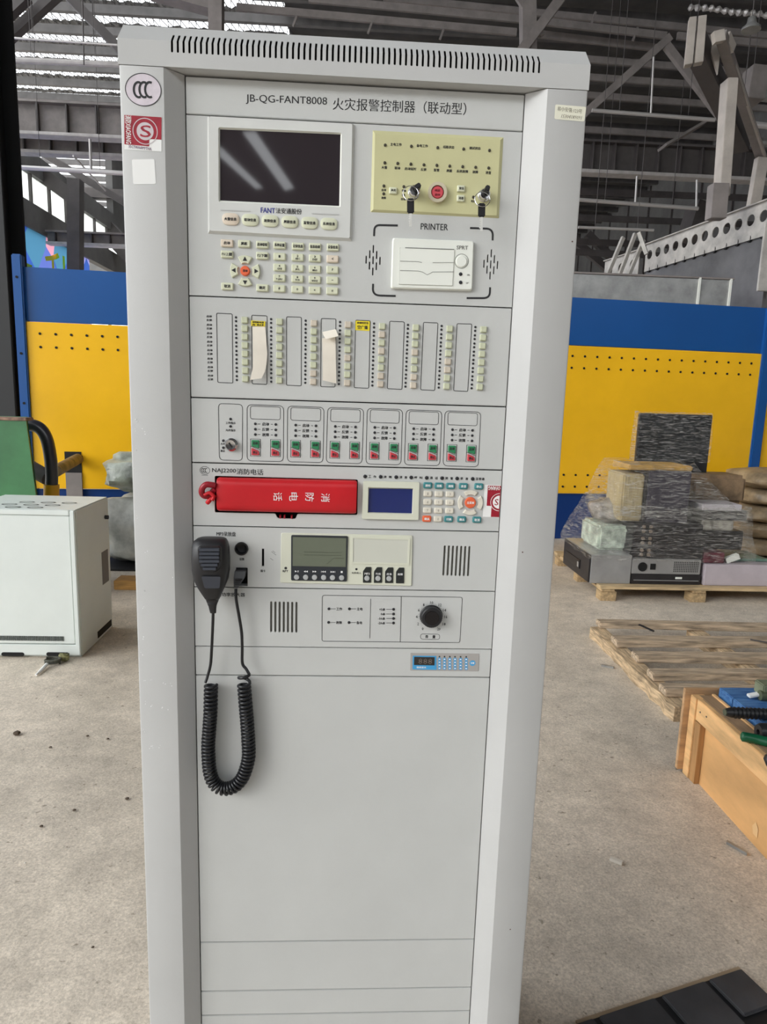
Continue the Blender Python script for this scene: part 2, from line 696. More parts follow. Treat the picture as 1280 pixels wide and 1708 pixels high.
reflect_gaps = []  # slanted openings added behind the camera, shaped to reflect as strips in the display
for qd in (((362, 236), (362, 257), (427, 315), (441, 313)), ((400, 214), (424, 213), (492, 313), (476, 318))):
    q_ = [mirror_pt(*c) for c in qd]
    reflect_gaps.append(q_)
fill_openings = [[(x, 8.6), (x + 3.1, 8.6), (x + 3.1, 12.9), (x, 12.9)] for x in (-8.4, -5.2, -2.0, 1.2, 4.4, 7.6, 10.8, 14.0)]  # window row added high in the unseen rear wall for fill light
mr = MB()
mr.plate([(-9, 0), (17.3, 0), (17.3, RZ_H + .3), (-9, RZ_H + .3)], fill_openings + reflect_gaps, -14.0, -14.2)
struct(obj('wall_front', mr, WALLM, smooth=False))
wr = struct(obj('wall_right', MB().box(17, 17.3, -14, 61, 0, RZ_H + 0.3), WALLM, smooth=False))
obj('sheet_rib', (lambda m: [m.box(16.9, 17, y, y + .1, 0, RZ_H) for y in range(0, 60, 3)] and m)(MB()), STEEL_D, wr, smooth=False)


def crane_girder(ulist, vt, vb, y, label, spacing, x0, x1, m=STEEL_M):
    """plate girder along x; vt/vb: pixel rows of its top and bottom at column ulist"""
    zt = at(ulist, vt, y=y).z
    zb = at(ulist, vb, y=y).z
    fh = 0.09
    t = thing('crane_girder', label, 'girder', ((x0 + x1) / 2, y, zb))
    obj('web', MB().box(x0, x1, y, y + 0.03, zb + fh, zt), m, t, smooth=False)
    obj('bottom_flange', MB().box(x0, x1, y - 0.2, y + 0.2, zb, zb + fh), STEEL_L, t, smooth=False, bevel=0.01)
    obj('top_flange', MB().box(x0, x1, y - 0.2, y + 0.2, zt, zt + fh * .7), m, t, smooth=False)
    me = mesh_from('stiffener', MB().box(-0.02, 0.02, -0.17, 0, zb + fh, zt), STEEL_D, smooth=False)
    x = x0 + spacing / 2
    while x < x1:
        inst('stiffener', me, (x, y, 0), t)
        x += spacing
    return t


crane_girder(100, 176, 230, 20.5, 'grey plate crane girder with dark stiffeners, the higher one left of the cabinet', 0.83, -10.95, 0.0)
crane_girder(100, 234, 260, 21.6, 'grey plate crane girder just below the higher one, left of the cabinet', 0.78, -10.95, 0.0)
crane_girder(170, 392, 412, 25.6, 'distant thin crane girder above the blue panel top, left of the cabinet', .65, -10.95, 0.0)
crane_girder(1100, 246, 297, 19.0, 'dark plate crane girder behind the steel gantry, right of the cabinet', 0.62, 4.0, 15.0, STEEL_D)


def hangers(o, A, B, mat):
    for f in (.22, .78):
        p = A.lerp(B, f)
        obj('hanger_rod', MB().cyl(p, (p.x, p.y, RZ_H + .1), .007, 6), mat, o)


def bar(name, a, b, ya, yb, wd, ht, mat, label=None, cat='beam', parent=None, rnd_=False, group=None):
    A = at(*a, y=ya)
    B = at(*b, y=yb)
    m = MB()
    if rnd_:
        m.cyl(A, B, wd / 2, 10)
    else:
        m.beam(A, B, wd, ht)
    o = obj(name, m, mat, parent)
    if name in ('sprinkler_pipe', 'round_duct') or name == 'pipe_run':
        hangers(parent or o, A, B, STEEL_D)
    if label:
        tag(o, label, cat, group)
    return o


# roof trusses (structure)
tr = MB()
tr.beam(at(-30, 66, y=18), at(46, -6, y=18), .26, .2)
tr.beam(at(10, 68, y=18.4), at(100, -14, y=18.4), .26, .2)
tr.beam(at(112, -8, y=17), at(215, 98, y=17), .26, .2)
struct(obj('trim_1', tr, STEEL_D, smooth=False))
tr = MB()
tr.beam(at(361, -40, y=16), at(361, 140, y=16), .34, .3)
tr.beam(at(250, -18, y=16.2), at(362, 12, y=16.2), .4, .3)
struct(obj('trim_2', tr, STEEL_M, smooth=False))
tr = MB()
tr.beam(at(880, -40, y=15), at(882, 160, y=15), .32, .3)
tr.beam(at(862, 96, y=14.8), at(950, -22, y=14.8), .16, .2)
tr.beam(at(860, -10, y=14.9), at(905, 60, y=14.9), .1, .1)
struct(obj('trim_3', tr, STEEL_M, smooth=False))
tr = MB()
tr.beam(at(1118, 62, y=15.5), at(975, 190, y=15.5), .13, .16)
tr.beam(at(1112, 76, y=15.5), at(1210, 204, y=15.5), .13, .16)
tr.beam(at(1175, 205, y=17), at(1105, 246, y=17), .5, .06)
struct(obj('trim_4', tr, STEEL_M, smooth=False))
# big purlin lines over the middle and the right
tr = MB()
for a, c, y in (((395, 12), (862, 54), 17), ((515, -2), (876, 33), 17), ((905, 36), (1112, 60), 17), ((900, 57), (1095, 80), 17.5),
                ((970, 98), (1290, 124), 18), ((972, 128), (1290, 150), 18.5), ((975, 158), (1290, 182), 19), ((950, 214), (1290, 236), 20),
                ((1130, 60), (1290, 74), 17), ((640, -4), (1290, 60), 19.0)):
    tr.beam(at(*a, y=y), at(*c, y=y), .07, .16)
for u, v in ((493, 22), (618, 34), (738, 44), (1060, 46), (990, 20)):
    tr.beam(at(u + 4, v, y=17), at(u - 4, v + 22, y=17), .05, .05)
struct(obj('trim_5', tr, STEEL_M, smooth=False))
# lower dark bracing right, behind the girder
tr = MB()
tr.beam(at(950, 395, y=30), at(1040, 470, y=30), .3, .3)
tr.beam(at(980, 390, y=30), at(1060, 470, y=30), .3, .3)
for v in (318, 362, 402, 420):
    tr.beam(at(940, v, y=26), at(1290, v + 14, y=26), .1, .22)
tr.beam(at(1168, 342, y=22), at(1150, 400, y=22), .9, .5)
struct(obj('trim_6', tr, STEEL_D, smooth=False))
# left far bracing and columns of the side aisle
tr = MB()
tr.beam(at(126, 300, y=24), at(126, 470, y=24), .42, .42)
tr.beam(at(30, 262, y=26), at(128, 334, y=26), .7, .5)
tr.beam(at(130, 322, y=33), at(215, 326, y=33), .4, .4)
tr.beam(at(140, 340, y=33), at(232, 440, y=33), .8, .8)
tr.beam(at(60, 250, y=28), at(220, 345, y=28), .25, .25)
struct(obj('trim_7', tr, STEEL_D, smooth=False))

# pipes (each a thing)
bar('sprinkler_pipe', (14, 63), (196, 75), 15.5, 15.5, .045, 0, PIPE, 'thin bright pipe crossing the daylight strips, topmost of the left pipes', 'pipe', rnd_=True)
bar('sprinkler_pipe', (10, 100), (200, 108), 17.5, 17.5, .14, 0, STEEL_L, 'thicker grey pipe under the daylight strips, left of the cabinet', 'pipe', rnd_=True)
t = thing('sprinkler_pipe', 'bright pipe with a vertical drop, below the two left crane girders', 'pipe', at(110, 285, y=18))
bar('pipe_run', (28, 279), (206, 289), 18, 18, .11, 0, PIPE, parent=t, rnd_=True)
bar('pipe_drop', (150, 232), (152, 286), 18, 18, .07, 0, PIPE, parent=t, rnd_=True)
bar('pipe_branch', (122, 260), (176, 318), 18, 22, .05, 0, PIPE, parent=t, rnd_=True)
bar('conduit', (136, -75), (140, 108), 16, 16, .03, 0, STEEL_D, 'thin dark hanging conduit in front of the daylight strips', 'conduit', rnd_=True)
t = thing('sprinkler_pipe', 'silver pipe with a vertical hanger, right of the cabinet label sticker', 'pipe', at(1090, 192, y=14))
bar('pipe_run', (988, 184), (1193, 200), 14, 14, .075, 0, PIPE, parent=t, rnd_=True)
bar('pipe_hanger', (1091, 95), (1086, 193), 14, 14, .04, 0, PIPE, parent=t, rnd_=True)
t = thing('sprinkler_pipe', 'silver pipe with two hangers, just below the right crane girder', 'pipe', at(1090, 342, y=16))
bar('pipe_run', (965, 333), (1165, 348), 16, 16, .09, 0, PIPE, parent=t, rnd_=True)
bar('pipe_hanger', (1063, 294), (1060, 341), 16, 16, .05, 0, PIPE, parent=t, rnd_=True)
bar('pipe_hanger', (1163, 300), (1162, 346), 16, 16, .05, 0, PIPE, parent=t, rnd_=True)
bar('sprinkler_pipe', (965, 379), (1091, 384), 15, 15, .06, 0, PIPE, 'thin bright ended pipe, lowest one above the galvanised duct', 'pipe', rnd_=True)
bar('round_duct', (1218, 204), (1300, 212), 13, 13, .12, 0, PIPE, 'bright round duct behind the gantry post at the right edge', 'duct', rnd_=True)
bar('round_duct', (1240, 156), (1300, 164), 14, 14, .2, 0, GALV, 'grey round duct above the brighter one at the right edge', 'duct', rnd_=True)
bar('round_duct', (1215, 232), (1300, 240), 16, 16, .16, 0, GALV, 'dull grey round duct below the brighter one at the right edge', 'duct', rnd_=True)
# lumpy foil-wrapped cable at the top right
ptsc = []
for i in range(60):
    s = i / 59
    ptsc.append(at(1150 + 140 * s, 11 + 16 * s + 1.2 * math.sin(i * 1.1), y=15))
tag(obj('wrapped_cable', MB().tube(ptsc, [.05 + .02 * math.sin(i * 1.3) for i in range(60)], 8), PIPE), 'lumpy foil wrapped cable run above the pendant lamp', 'cable')
# hanging box
A = at(1247, 120, y=14)
t = tag(obj('junction_box', MB().obox(at(1258, 143, y=13.2), (.18, .02, 0), (0, .2, 0), (0.02, 0, .3)), STEEL_M, bevel=.01), 'dark square duct box hanging behind the gantry beam', 'box')
# pendant lamp
lp = at(1254, 42, y=9.0)
t = thing('pendant_lamp', 'grey bell shaped pendant lamp near the top right corner', 'lamp', lp)
obj('lamp_shade', MB().rings([[(lp.x + r * math.cos(a), lp.y + r * math.sin(a), lp.z + z) for a in [2 * PI * k / 24 for k in range(24)]]
                              for r, z in ((.125, -.065), (.12, -.03), (.08, 0), (.06, .03), (.055, .09), (.02, .11))]), GALV, t, angle=60)
obj('lamp_cord', MB().cyl((lp.x, lp.y, lp.z + .1), (lp.x, lp.y, RZ_H), .006, 8), STEEL_D, t)
# dark structural column at the left edge
cx0 = at(-4, 500, y=6.6)
t = thing('steel_column', 'near black steel column at the left edge of the hall', 'column', (cx0.x + .13, 6.8, 0))
x1 = at(39, 500, y=6.6).x - .11
BCOL = M('black_column', (24, 24, 26), 0.6)
obj('web', MB().box(x1 - .2, x1 - .17, 6.62, 7.0, 0, RZ_H), BCOL, t, smooth=False)
obj('flange', MB().box(x1 - .45, x1 - .03, 6.58, 6.62, 0, RZ_H), BCOL, t, smooth=False, bevel=.004)
obj('flange', MB().box(x1 - .45, x1 - .03, 7.0, 7.04, 0, RZ_H), BCOL, t, smooth=False, bevel=.004)

# ================================================================== panel fence
YELP = M('yellow_sheet', (248, 190, 32), 0.24, var=0.05, scale=0.8, spec=0.5, bump=0.05, bscale=1.2)
BLUP = M('blue_sheet', (22, 82, 150), 0.3, var=0.05, scale=0.8, spec=0.5)
BLUD = M('navy_sheet', (12, 54, 118), 0.35, spec=0.4)
FA, FB = Vector((-3.4, 5.56, 0)), Vector((9.0, 6.80, 0))
FD = (FB - FA).normalized()
FN = Vector((FD.y, -FD.x, 0))    # towards the camera


def fx(u, v):     # distance along the fence of a pixel
    d = ray(u, v)
    n = FN
    t = (FA - CAM).dot(n) / d.dot(n)
    return ((CAM + d * t) - FA).dot(FD), (CAM + d * t).z


def fpt(s, z, o=0.0):
    p = FA + FD * s + FN * o
    return Vector((p.x, p.y, z))


def fslab(mb, s0, s1, z0, z1, o0=0.0, o1=0.04):
    vs = [fpt(s, z, o) for s in (s0, s1) for o in (o0, o1) for z in (z0, z1)]
    return mb.add(vs, [(0, 1, 3, 2), (4, 6, 7, 5), (0, 4, 5, 1), (2, 3, 7, 6), (0, 2, 6, 4), (1, 5, 7, 3)])


sL, _ = fx(50, 600)
sR, _ = fx(1254, 700)
z_bt = 2.52
z_yt = 2.045
z_yb = 0.50
t = thing('panel_screen', 'blue and yellow sheet metal screen wall behind the cabinet, spanning the hall', 'screen', fpt((sL + sR) / 2, 0))
obj('upper_panel', fslab(MB(), sL, sR, z_yt, z_bt, 0, .03), BLUP, t, bevel=.004, label='blue upper sheet')
obj('middle_panel', fslab(MB(), sL, sR, z_yb, z_yt - .006, 0, .05), YELP, t, bevel=.006, label='glossy yellow sheet')
obj('lower_panel', fslab(MB(), sL, sR, 0, z_yb - .008, 0, .02), BLUD, t, bevel=.004, label='dark blue lower sheet')
obj('upper_panel', fslab(MB(), sR + .1, sR + 3.2, z_yt, z_bt, 0, .03), BLUP, t, bevel=.004, label='blue upper sheet')
obj('middle_panel', fslab(MB(), sR + .1, sR + 3.2, z_yb, z_yt - .006, 0, .05), YELP, t, bevel=.006, label='glossy yellow sheet')
obj('lower_panel', fslab(MB(), sR + .1, sR + 3.2, 0, z_yb - .008, 0, .02), BLUD, t, bevel=.004, label='dark blue lower sheet')
obj('post', fslab(MB(), sL - .085, sL, 0, z_bt + .1, -.02, .08), BLUP, t, bevel=.01, label='blue post')
obj('post', fslab(MB(), sR - .01, sR + .11, 0, z_bt, -.02, .08), BLUP, t, bevel=.01, label='blue post')
hm = mesh_from('bolt_hole', MB().cyl((0, 0, 0), tuple(FN * .006), .012, 8), DARK)
holes = []
for row in (((72, 560), (1248, 0)),):
    pass
s0, zz = fx(70, 560)
nh = int((sR - s0 - .1) / 0.135)
for k in range(nh + 1):
    s = s0 + k * (sR - .12 - s0) / nh
    for z in (1.935, 1.815):
        holes.append((s, z))
    if s > 3.0 or k in (4, 5, 6, 7):
        for z in (.70, .575):
            holes.append((s, z))
for s in (sR + .25, sR + .4, sR + .55):
    for z in (.70, .575, 1.935, 1.815):
        holes.append((s, z))
for s, z in holes:
    p = fpt(s, z, .05)
    inst('bolt_hole', hm, p, t)
for z in (2.42, 1.75, 1.3):
    inst('bolt_hole', hm, fpt(sL - .045, z, .08), t)

# black slot in the yellow sheet with a grey plate under it (left)
s1, z1 = fx(125, 770)
fslab_m = MB()
fslab(fslab_m, s1 - .075, s1 + .075, z1 - .10, z1 + .10, .045, .056)
obj('cutout', fslab_m, DARK, t, label='black square cut-out')
fslab_m = MB()
fslab(fslab_m, s1 - .07, s1 + .075, z1 - .34, z1 - .10, .05, .07)
obj('grey_plate', fslab_m, STEEL_M, t, label='grey plate below the cut-out')

# galvanised duct lying along the top behind the screen
y = 7.2
a0, a1 = at(930, 455, y=y), at(1222, 468, y=y)
t = thing('cable_trunking', 'long galvanised trunking just above the blue panels, right of the cabinet', 'trunking', ((a0.x + a1.x) / 2, y, a0.z - .13))
obj('trunking_body', MB().box(a0.x - 2, a1.x, y, y + .25, a0.z - .34, a0.z), GALV, t, bevel=.005)
obj('lid', MB().box(a0.x - 2, a1.x + .02, y - .015, y + .27, a0.z, a0.z + .02), STEEL_M, t)
for xs_ in (a0.x - 1.5, a0.x + .6, a1.x - .2):
    obj('support_post', MB().box(xs_, xs_ + .08, y + .06, y + .14, 0, a0.z - .34), STEEL_D, t)
for u in (1166, 1218):
    q = at(u, 480, y=y)
    obj('strap', MB().box(q.x - .012, q.x + .012, y - .02, y, a0.z - .36, a0.z + .01), PRN, t)

# perforated steel beams and gantry on the machine behind
PERF = M('perforated_beam_steel', (176, 172, 166), 0.5, var=0.15, scale=5)


def perf_beam(pA, pB, zb, zt, n, label, top_u=None):
    """beam along pA->pB (xy), with one row of round holes and half holes at the lower edge"""
    L = (Vector(pB) - Vector(pA)).length
    d = (Vector(pB) - Vector(pA)) / L
    H = zt - zb
    hs = []
    for k in range(n):
        c = (k + .5) * L / n
        hs.append(circ(c, H * .58, H * .17, 14))
    m = MB()

    def fn(p):
        return (pA[0] + d.x * p[0] + d.y * p[1] * 1.0, pA[1] + d.y * p[0] - d.x * p[1], zb + p[2])
    m.plate([(0, 0), (L, 0), (L, H), (0, H)], hs, 0.0, 0.012, fn)
    t = thing('perforated_beam', label, 'beam', ((pA[0] + pB[0]) / 2, (pA[1] + pB[1]) / 2, zb))
    obj('web', m, PERF, t, smooth=False)
    m = MB()
    m.beam((pA[0], pA[1], zt), (pB[0], pB[1], zt), .1, .015)
    obj('top_lip', m, PERF, t, smooth=False)
    m = MB()
    for k in range(n * 1):
        c = (k + .5) * L / n
        m.cyl((pA[0] + d.x * c - .008, pA[1] + d.y * c, zb + .02), (pA[0] + d.x * c + .02, pA[1] + d.y * c, zb + .02), H * .11, 10)
    obj('lug', m, DARK, t)
    return t


pA = at(1290, 331, y=7.6)
zt = pA.z
dA = at(1080, 408, z=zt)
perf_beam((dA.x, dA.y), (pA.x, pA.y), zt - .42, zt, 12, 'long perforated steel beam sloping across at the right edge')
dB = at(1018, 432, z=zt - .02)
short_beam = perf_beam((dB.x, dB.y + .2), (dA.x + .02, dA.y + .3), zt - .5, zt - .02, 3, 'short perforated steel beam left of the longer one')
TARP = M('dark_sheet', (96, 95, 95), 0.4, metal=.1, var=0.25, scale=1.5, bump=.3, bscale=2)
m = MB()
m.add([(dA.x + .02, dA.y, zt - .42), (pA.x + .02, pA.y, zt - .42), (pA.x + .02, pA.y, zt - 1.9), (dA.x + .02, dA.y, zt - 1.9),
       (dA.x + .06, dA.y, zt - .42), (pA.x + .06, pA.y, zt - .42), (pA.x + .06, pA.y, zt - 1.9), (dA.x + .06, dA.y, zt - 1.9)],
      [(0, 1, 2, 3), (4, 7, 6, 5), (0, 4, 5, 1), (3, 2, 6, 7), (0, 3, 7, 4), (1, 5, 6, 2)])
tag(obj('machine_cover', m, TARP, smooth=False), 'dark grey sheet cover under the long perforated beam', 'cover')
m = MB()
q = at(1273, 430, y=7.45)
m.box(q.x - .03, q.x + .3, 7.42, 7.46, at(1273, 486, y=7.45).z, at(1273, 372, y=7.45).z)
tag(obj('end_plate', m, PERF, bevel=.004), 'pale grey end plate at the right edge above the blue panel', 'plate')
# steel props on the short beam
for a, c in (((1060, 390), (1034, 458)), ((1066, 388), (1079, 424)), ((1040, 396), (1012, 462)), ((1074, 400), (1048, 462))):
    bar('prop', a, c, 9.5, 9.4, .04, .055, PERF, parent=short_beam)

GANT = M('gantry_steel', (176, 168, 160), 0.5, var=0.08, scale=4)
gy = 7.9
t = thing('gantry_frame', 'pale welded steel gantry with a twin channel head, top right', 'gantry', at(1205, 320, y=gy))
a = at(1221, 135, y=gy)
c = at(1196, 315, y=gy)
obj('front_post', MB().beam((c.x + .07, gy, c.z - .1), (a.x - .03, gy, a.z), .13, .19, (0, 1, 0)), GANT, t, bevel=.006)
obj('post_foot', MB().beam(at(1199, 308, y=gy - .1), at(1194, 366, y=gy - .1), .2, .16, (0, 1, 0)), STEEL_M, t, bevel=.004)
obj('inclined_beam', MB().beam(at(1208, 62, y=gy - .2), at(1218, 84, y=gy - .1), .12, .12), GANT, t)
obj('top_channel', MB().beam(at(1203, 58, y=gy - .3), at(1270, 262, y=gy + 1.6), .12, .1), STEEL_M, t, bevel=.004)
obj('top_edge', MB().beam(at(1210, 60, y=gy - .3), at(1277, 262, y=gy + 1.5), .03, .05), GANT, t)
obj('channel_mouth', MB().beam(at(1190, 64, y=gy - .35), at(1207, 60, y=gy - .35), .08, .12), GANT, t)
obj('gusset', (lambda m, p: m.add([p[0], p[1], p[2], p[0] + Vector((0, .03, 0)), p[1] + Vector((0, .03, 0)), p[2] + Vector((0, .03, 0))],
                                 [(0, 1, 2), (5, 4, 3), (0, 3, 4, 1), (1, 4, 5, 2), (2, 5, 3, 0)]))(MB(), [at(1184, 78, y=gy), at(1204, 68, y=gy), at(1198, 124, y=gy)]), GANT, t, smooth=False)
obj('rear_post', MB().beam(at(1271, 264, y=gy + 1.5), at(1257, 345, y=gy + 1.5), .16, .12, (0, 1, 0)), GANT, t, bevel=.005)
h0, h1 = at(1151, 28, y=7.6), at(1180, 24, y=7.6)
l0 = at(1143, 108, y=7.6)
l1 = at(1174, 102, y=7.6)
for fr, to in ((0, .42), (.52, 1.0)):
    m = MB()
    A_, B_ = h0.lerp(h1, fr), h0.lerp(h1, to)
    C_, D_ = l0.lerp(l1, fr), l0.lerp(l1, to)
    bk = Vector((.03, .1, 0))
    m.add([A_, B_, D_, C_, A_ + bk, B_ + bk, D_ + bk, C_ + bk], [(0, 1, 2, 3), (4, 7, 6, 5), (0, 4, 5, 1), (3, 2, 6, 7), (0, 3, 7, 4), (1, 5, 6, 2)])
    obj('head_channel', m, GANT, t, bevel=.004)
m = MB()
m.add([h0 + bk * 1.2, h1 + bk * 1.2, l1 + bk * 1.2, l0 + bk * 1.2], [(0, 1, 2, 3)])
m2 = MB()
m2.beam(at(1160, 72, y=7.75), at(1240, 240, y=9.6), .2, .26)
obj('head_beam', m2, STEEL_D, t, smooth=False)

# ================================================================== THE CABINET
Z1 = 1.8            # joint under the title strip
U = 0.04445
WID = 0.4349
YF = -0.018         # front face of the posts
t_cab = thing('alarm_cabinet', 'tall light grey fire alarm control rack cabinet in the centre of the hall', 'cabinet', (0.2175, 0.27, 0))

# posts with slanted reveal, folded sheet look
ZT = Z1 + 0.0455
XO, XI = -0.0763, -0.0206
XO2, XI2 = 0.5123, 0.4583


def post(xo, xi, xp, name='post'):
    # plan profile
    sgn = 1 if xi > xo else -1
    r = .003
    prof = [(xo, 0.05), (xo, YF + r), (xo + sgn * r * .3, YF + r * .3), (xo + sgn * r, YF), (xi - sgn * .0015, YF), (xi, YF + .001), (xp, 0.0005), (xp, .05)]
    m = MB()
    n = len(prof)
    vs = [(p[0], p[1], z) for z in (0.04, ZT) for p in prof]
    m.add(vs, [(i, (i + 1) % n, (i + 1) % n + n, i + n) for i in range(n)] + [tuple(range(n)), tuple(range(2 * n - 1, n - 1, -1))])
    return obj(name, m, GREY, t_cab, angle=28)


post(XO, XI, -0.0008)
post(XO2, XI2, WID + 0.0008)
obj('body', MB().box(XO + .004, XO2 - .004, .05, .55, .04, ZT + .002), GREY, t_cab, bevel=.004)
obj('rack_interior', MB().box(-.01, WID + .01, .0165, .049, .05, ZT - .001), DARK, t_cab, smooth=False)
obj('plinth', MB().box(XO + .01, XO2 - .01, -.005, .54, 0, .04), BLK, t_cab)

# cap: vertical comb + chamfer comb + top
cap0, cap1, capt = Z1 + .0465, Z1 + .0757, Z1 + .1020
XL, XR = XO - .0005, XO2 + .0005
NS = 66
sx0, sx1 = -.0110, .4470
sw = .0027


def comb(z_edge, z_far, z_slot, upper):
    """polygon with slots open at z_edge"""
    pts = []
    pts.append((XL, z_edge))
    for k in range(NS):
        x = sx0 + (sx1 - sx0) * k / (NS - 1)
        pts += [(x - sw / 2, z_edge), (x - sw / 2, z_slot), (x - sw / 4, z_slot + (.001 if upper else -.001)),
                (x + sw / 4, z_slot + (.001 if upper else -.001)), (x + sw / 2, z_slot), (x + sw / 2, z_edge)]
    pts += [(XR, z_edge), (XR, z_far), (XL, z_far)]
    return pts


m = MB()
m.plate(comb(cap1, cap0, cap1 - .0118, False), [], YF, YF + .0015)
CH = .0245          # setback of the chamfer


def chf(p):
    s = max(0, min(1, (p[2] - cap1) / (capt - cap1)))
    return (p[0], p[1] + s * CH, p[2])


m.plate(comb(cap1, capt, cap1 + .0105, True), [], YF, YF + .0015, chf)
m2 = MB()
yb = .56
# sides, top
vs = [(XL, YF, cap0), (XL, yb, cap0), (XL, yb, cap1), (XL, YF, cap1), (XL, YF + CH, capt), (XL, yb, capt),
      (XR, YF, cap0), (XR, yb, cap0), (XR, yb, cap1), (XR, YF, cap1), (XR, YF + CH, capt), (XR, yb, capt)]
m2.add(vs, [(0, 1, 2, 3), (3, 2, 5, 4), (6, 9, 8, 7), (9, 10, 11, 8), (4, 5, 11, 10), (1, 7, 8, 2), (2, 8, 11, 5)])
m2.box(XL + .001, XR - .001, YF + .0012, yb, cap0, cap0 + .0015)
mcap = MB()
mcap.add(m.v, m.f)
mcap.add(m2.v, m2.f)
obj('cap', mcap, GREY, t_cab, smooth=False, recalc=False)
obj('vent_backing', MB().box(sx0 - .01, sx1 + .01, YF + .03, YF + .04, cap0 + .003, capt - .003), DARK, t_cab, smooth=False)

# rack panels
zs = [ZT - .0006, Z1]
for u_ in (5, 3, 2, 2, 2, 2, 1, 10, 2, 1, 2, 3, 3):
    zs.append(zs[-1] - u_ * U)
PN = ['title_panel', 'display_module', 'button_module', 'zone_module', 'telephone_module', 'audio_player_module', 'amplifier_module',
      'temperature_module', 'large_blank_panel', 'blank_panel', 'narrow_blank_panel', 'blank_panel', 'blank_panel', 'blank_panel']
HOLES = {}


def vent7(tu, tv, bu, bv, du, dv, ddu):
    out = []
    for k in range(7):
        a = pp(tu + du * k, tv + dv * k)
        c = pp(bu + ddu * k, bv + dv * k)
        out.append(slot(c[0], c[1] + .0015, a[0], a[1] - .0015, .0031))
    return out


def slots5(cu, cv):
    cx, cz = pp(cu, cv)
    out = []
    for i, segs in enumerate(((0,), (-.5, .5), (-1, 0, 1), (-.5, .5), (0,))):
        for s in segs:
            x = cx + (i - 2) * .0046
            z = cz + s * .0143 + (i - 2) * -.0002
            out.append(slot(x, z - .0045, x, z + .0045, .0017))
    return out


spk = slots5(622.6, 434) + slots5(819.0, 441)
cradle = rnd(quad((358.3, 793.6), (597.2, 799.9), (596.4, 859.0), (496.5, 857.2), (493, 865.8), (463, 864.6), (459.5, 856.6), (358.5, 854.8)), .0022, 3)
HOLES[1] = spk
HOLES[4] = [cradle]
cardslot = [pp(436.9, 915.2), pp(440.8, 915.2), pp(440.8, 944.5), pp(436.9, 944.5)]
jack_x, jack_z = pp(403.1, 915)
sock = quad((393.4, 946.5), (413.3, 947), (413.2, 978.2), (394, 978.2))
HOLES[5] = vent7(742.5, 909.6, 739.8, 960.2, 6.85, .2, 6.85) + [cardslot, circ(jack_x, jack_z, .0085, 20), sock]
HOLES[6] = vent7(452.6, 1003.0, 452.4, 1054.5, 7.02, .15, 7.0)
MOD = {}
for i in range(len(zs) - 1):
    za, zb_ = zs[i] - .0008, zs[i + 1] + .0008
    x0, x1 = .0009, WID - .0004
    if i in HOLES:
        mm = MB()
        mm.plate([(x0, zb_), (x1, zb_), (x1, za), (x0, za)], HOLES[i], 0.0, .003)
        mm.box(x0, x1, .003, .016, zb_, zb_ + .001)
        o = obj(PN[i], mm, GREY2, t_cab, smooth=False)
    else:
        o = obj(PN[i], MB().box(x0, x1, 0, .016, zb_, za), GREY2, t_cab, bevel=.0007)
    MOD[i] = o
E0 = -.00025   # ink height

# ---- title strip
m = MB()
txt(m, 'JB-QG-FANT8008', (410.5, 173.2), (545.5, 178.4), 16, E0, 3, -.008)
txt(m, '火灾报警控制器（联动型）', (555.5, 183.2), (777.5, 191.8), 20.5, E0, 3, -.008)
obj('title_lettering', m, INK, MOD[0], smooth=False, recalc=False)

# ---- display module
D = MOD[1]
q = quad((348.8, 193.8), (588, 205.6), (583.6, 397.2), (349.8, 384.6), y=-.004)
q[0] = (q[0][0], min(q[0][1], zs[1] - .0012))
q[1] = (q[1][0], q[0][1] - .0002)
scr = quad((364.3, 212), (570.6, 221.4), (568.4, 346), (364.6, 337), y=-.004)
m = MB()
m.plate(rnd(q, .002, 3), [rnd(scr, .0025, 3)], -.004, -.0002)
qo = [(q[0][0] - .003, q[0][1]), (q[1][0] + .003, q[1][1]), (q[2][0] + .003, q[2][1] - .003), (q[3][0] - .003, q[3][1] - .003)]
# chamfer skirt
n = 4
m.add([(p[0], -.0041, p[1]) for p in q] + [(p[0], -.0002, p[1]) for p in qo], [(i, (i + 1) % n, (i + 1) % n + n, i + n) for i in range(n)])
obj('display_bezel', m, BEZ, D, smooth=False)
s2 = quad((367.2, 216), (568.2, 224.6), (566, 343.5), (367.6, 334.4), y=-.0008)
m = MB()
n = 4
m.add([(p[0], -.004, p[1]) for p in scr] + [(p[0], -.0008, p[1]) for p in s2], [(i, (i + 1) % n, (i + 1) % n + n, i + n) for i in range(n)])
obj('screen_lip', m, PRN, D, smooth=False)
m = MB()
m.flat(s2, -.0010)
m.flat(s2, -.0004)
obj('screen', m, GLASS, D, smooth=False, recalc=False, label='black glass display')
m = MB()
txt(m, 'FANT', (435.2, 354.6), (459, 355.8), 8.6, -.0045, 3, .01)
obj('blue_lettering', m, INKB, D, smooth=False, recalc=False)
m = MB()
txt(m, '法安通股份', (460.3, 355.9), (503.2, 357.7), 9.3, -.0045, 2, .03)
for a, c in (((368, 350.5), (418, 352.6)), ((520, 356.3), (566, 358.2))):
    pass
labs = ('火警信息', '联动信息', '故障信息', '屏蔽信息', '监管信息', '系统信息')
oc = ((384.6, 365), (417.4, 366.4), (450.6, 368), (483.6, 369.7), (516.6, 371.4), (548.9, 373))
ov = []
for k in range(24):
    a = 2 * PI * k / 24
    c, s = math.cos(a), math.sin(a)
    ov.append((.0109 * math.copysign(abs(c) ** .55, c), .0074 * math.copysign(abs(s) ** .8, s)))
for k, c in enumerate(oc):
    button('oval_button' if k else 'oval_button', c, .0252, .0166, KEYR if k == 0 else KEYM, D, -.004, .0024, poly=ov, inset=.0015)
    txc(m, labs[k], (c[0], c[1] + .3), 20, 5.4, -.0067, 1, .035)
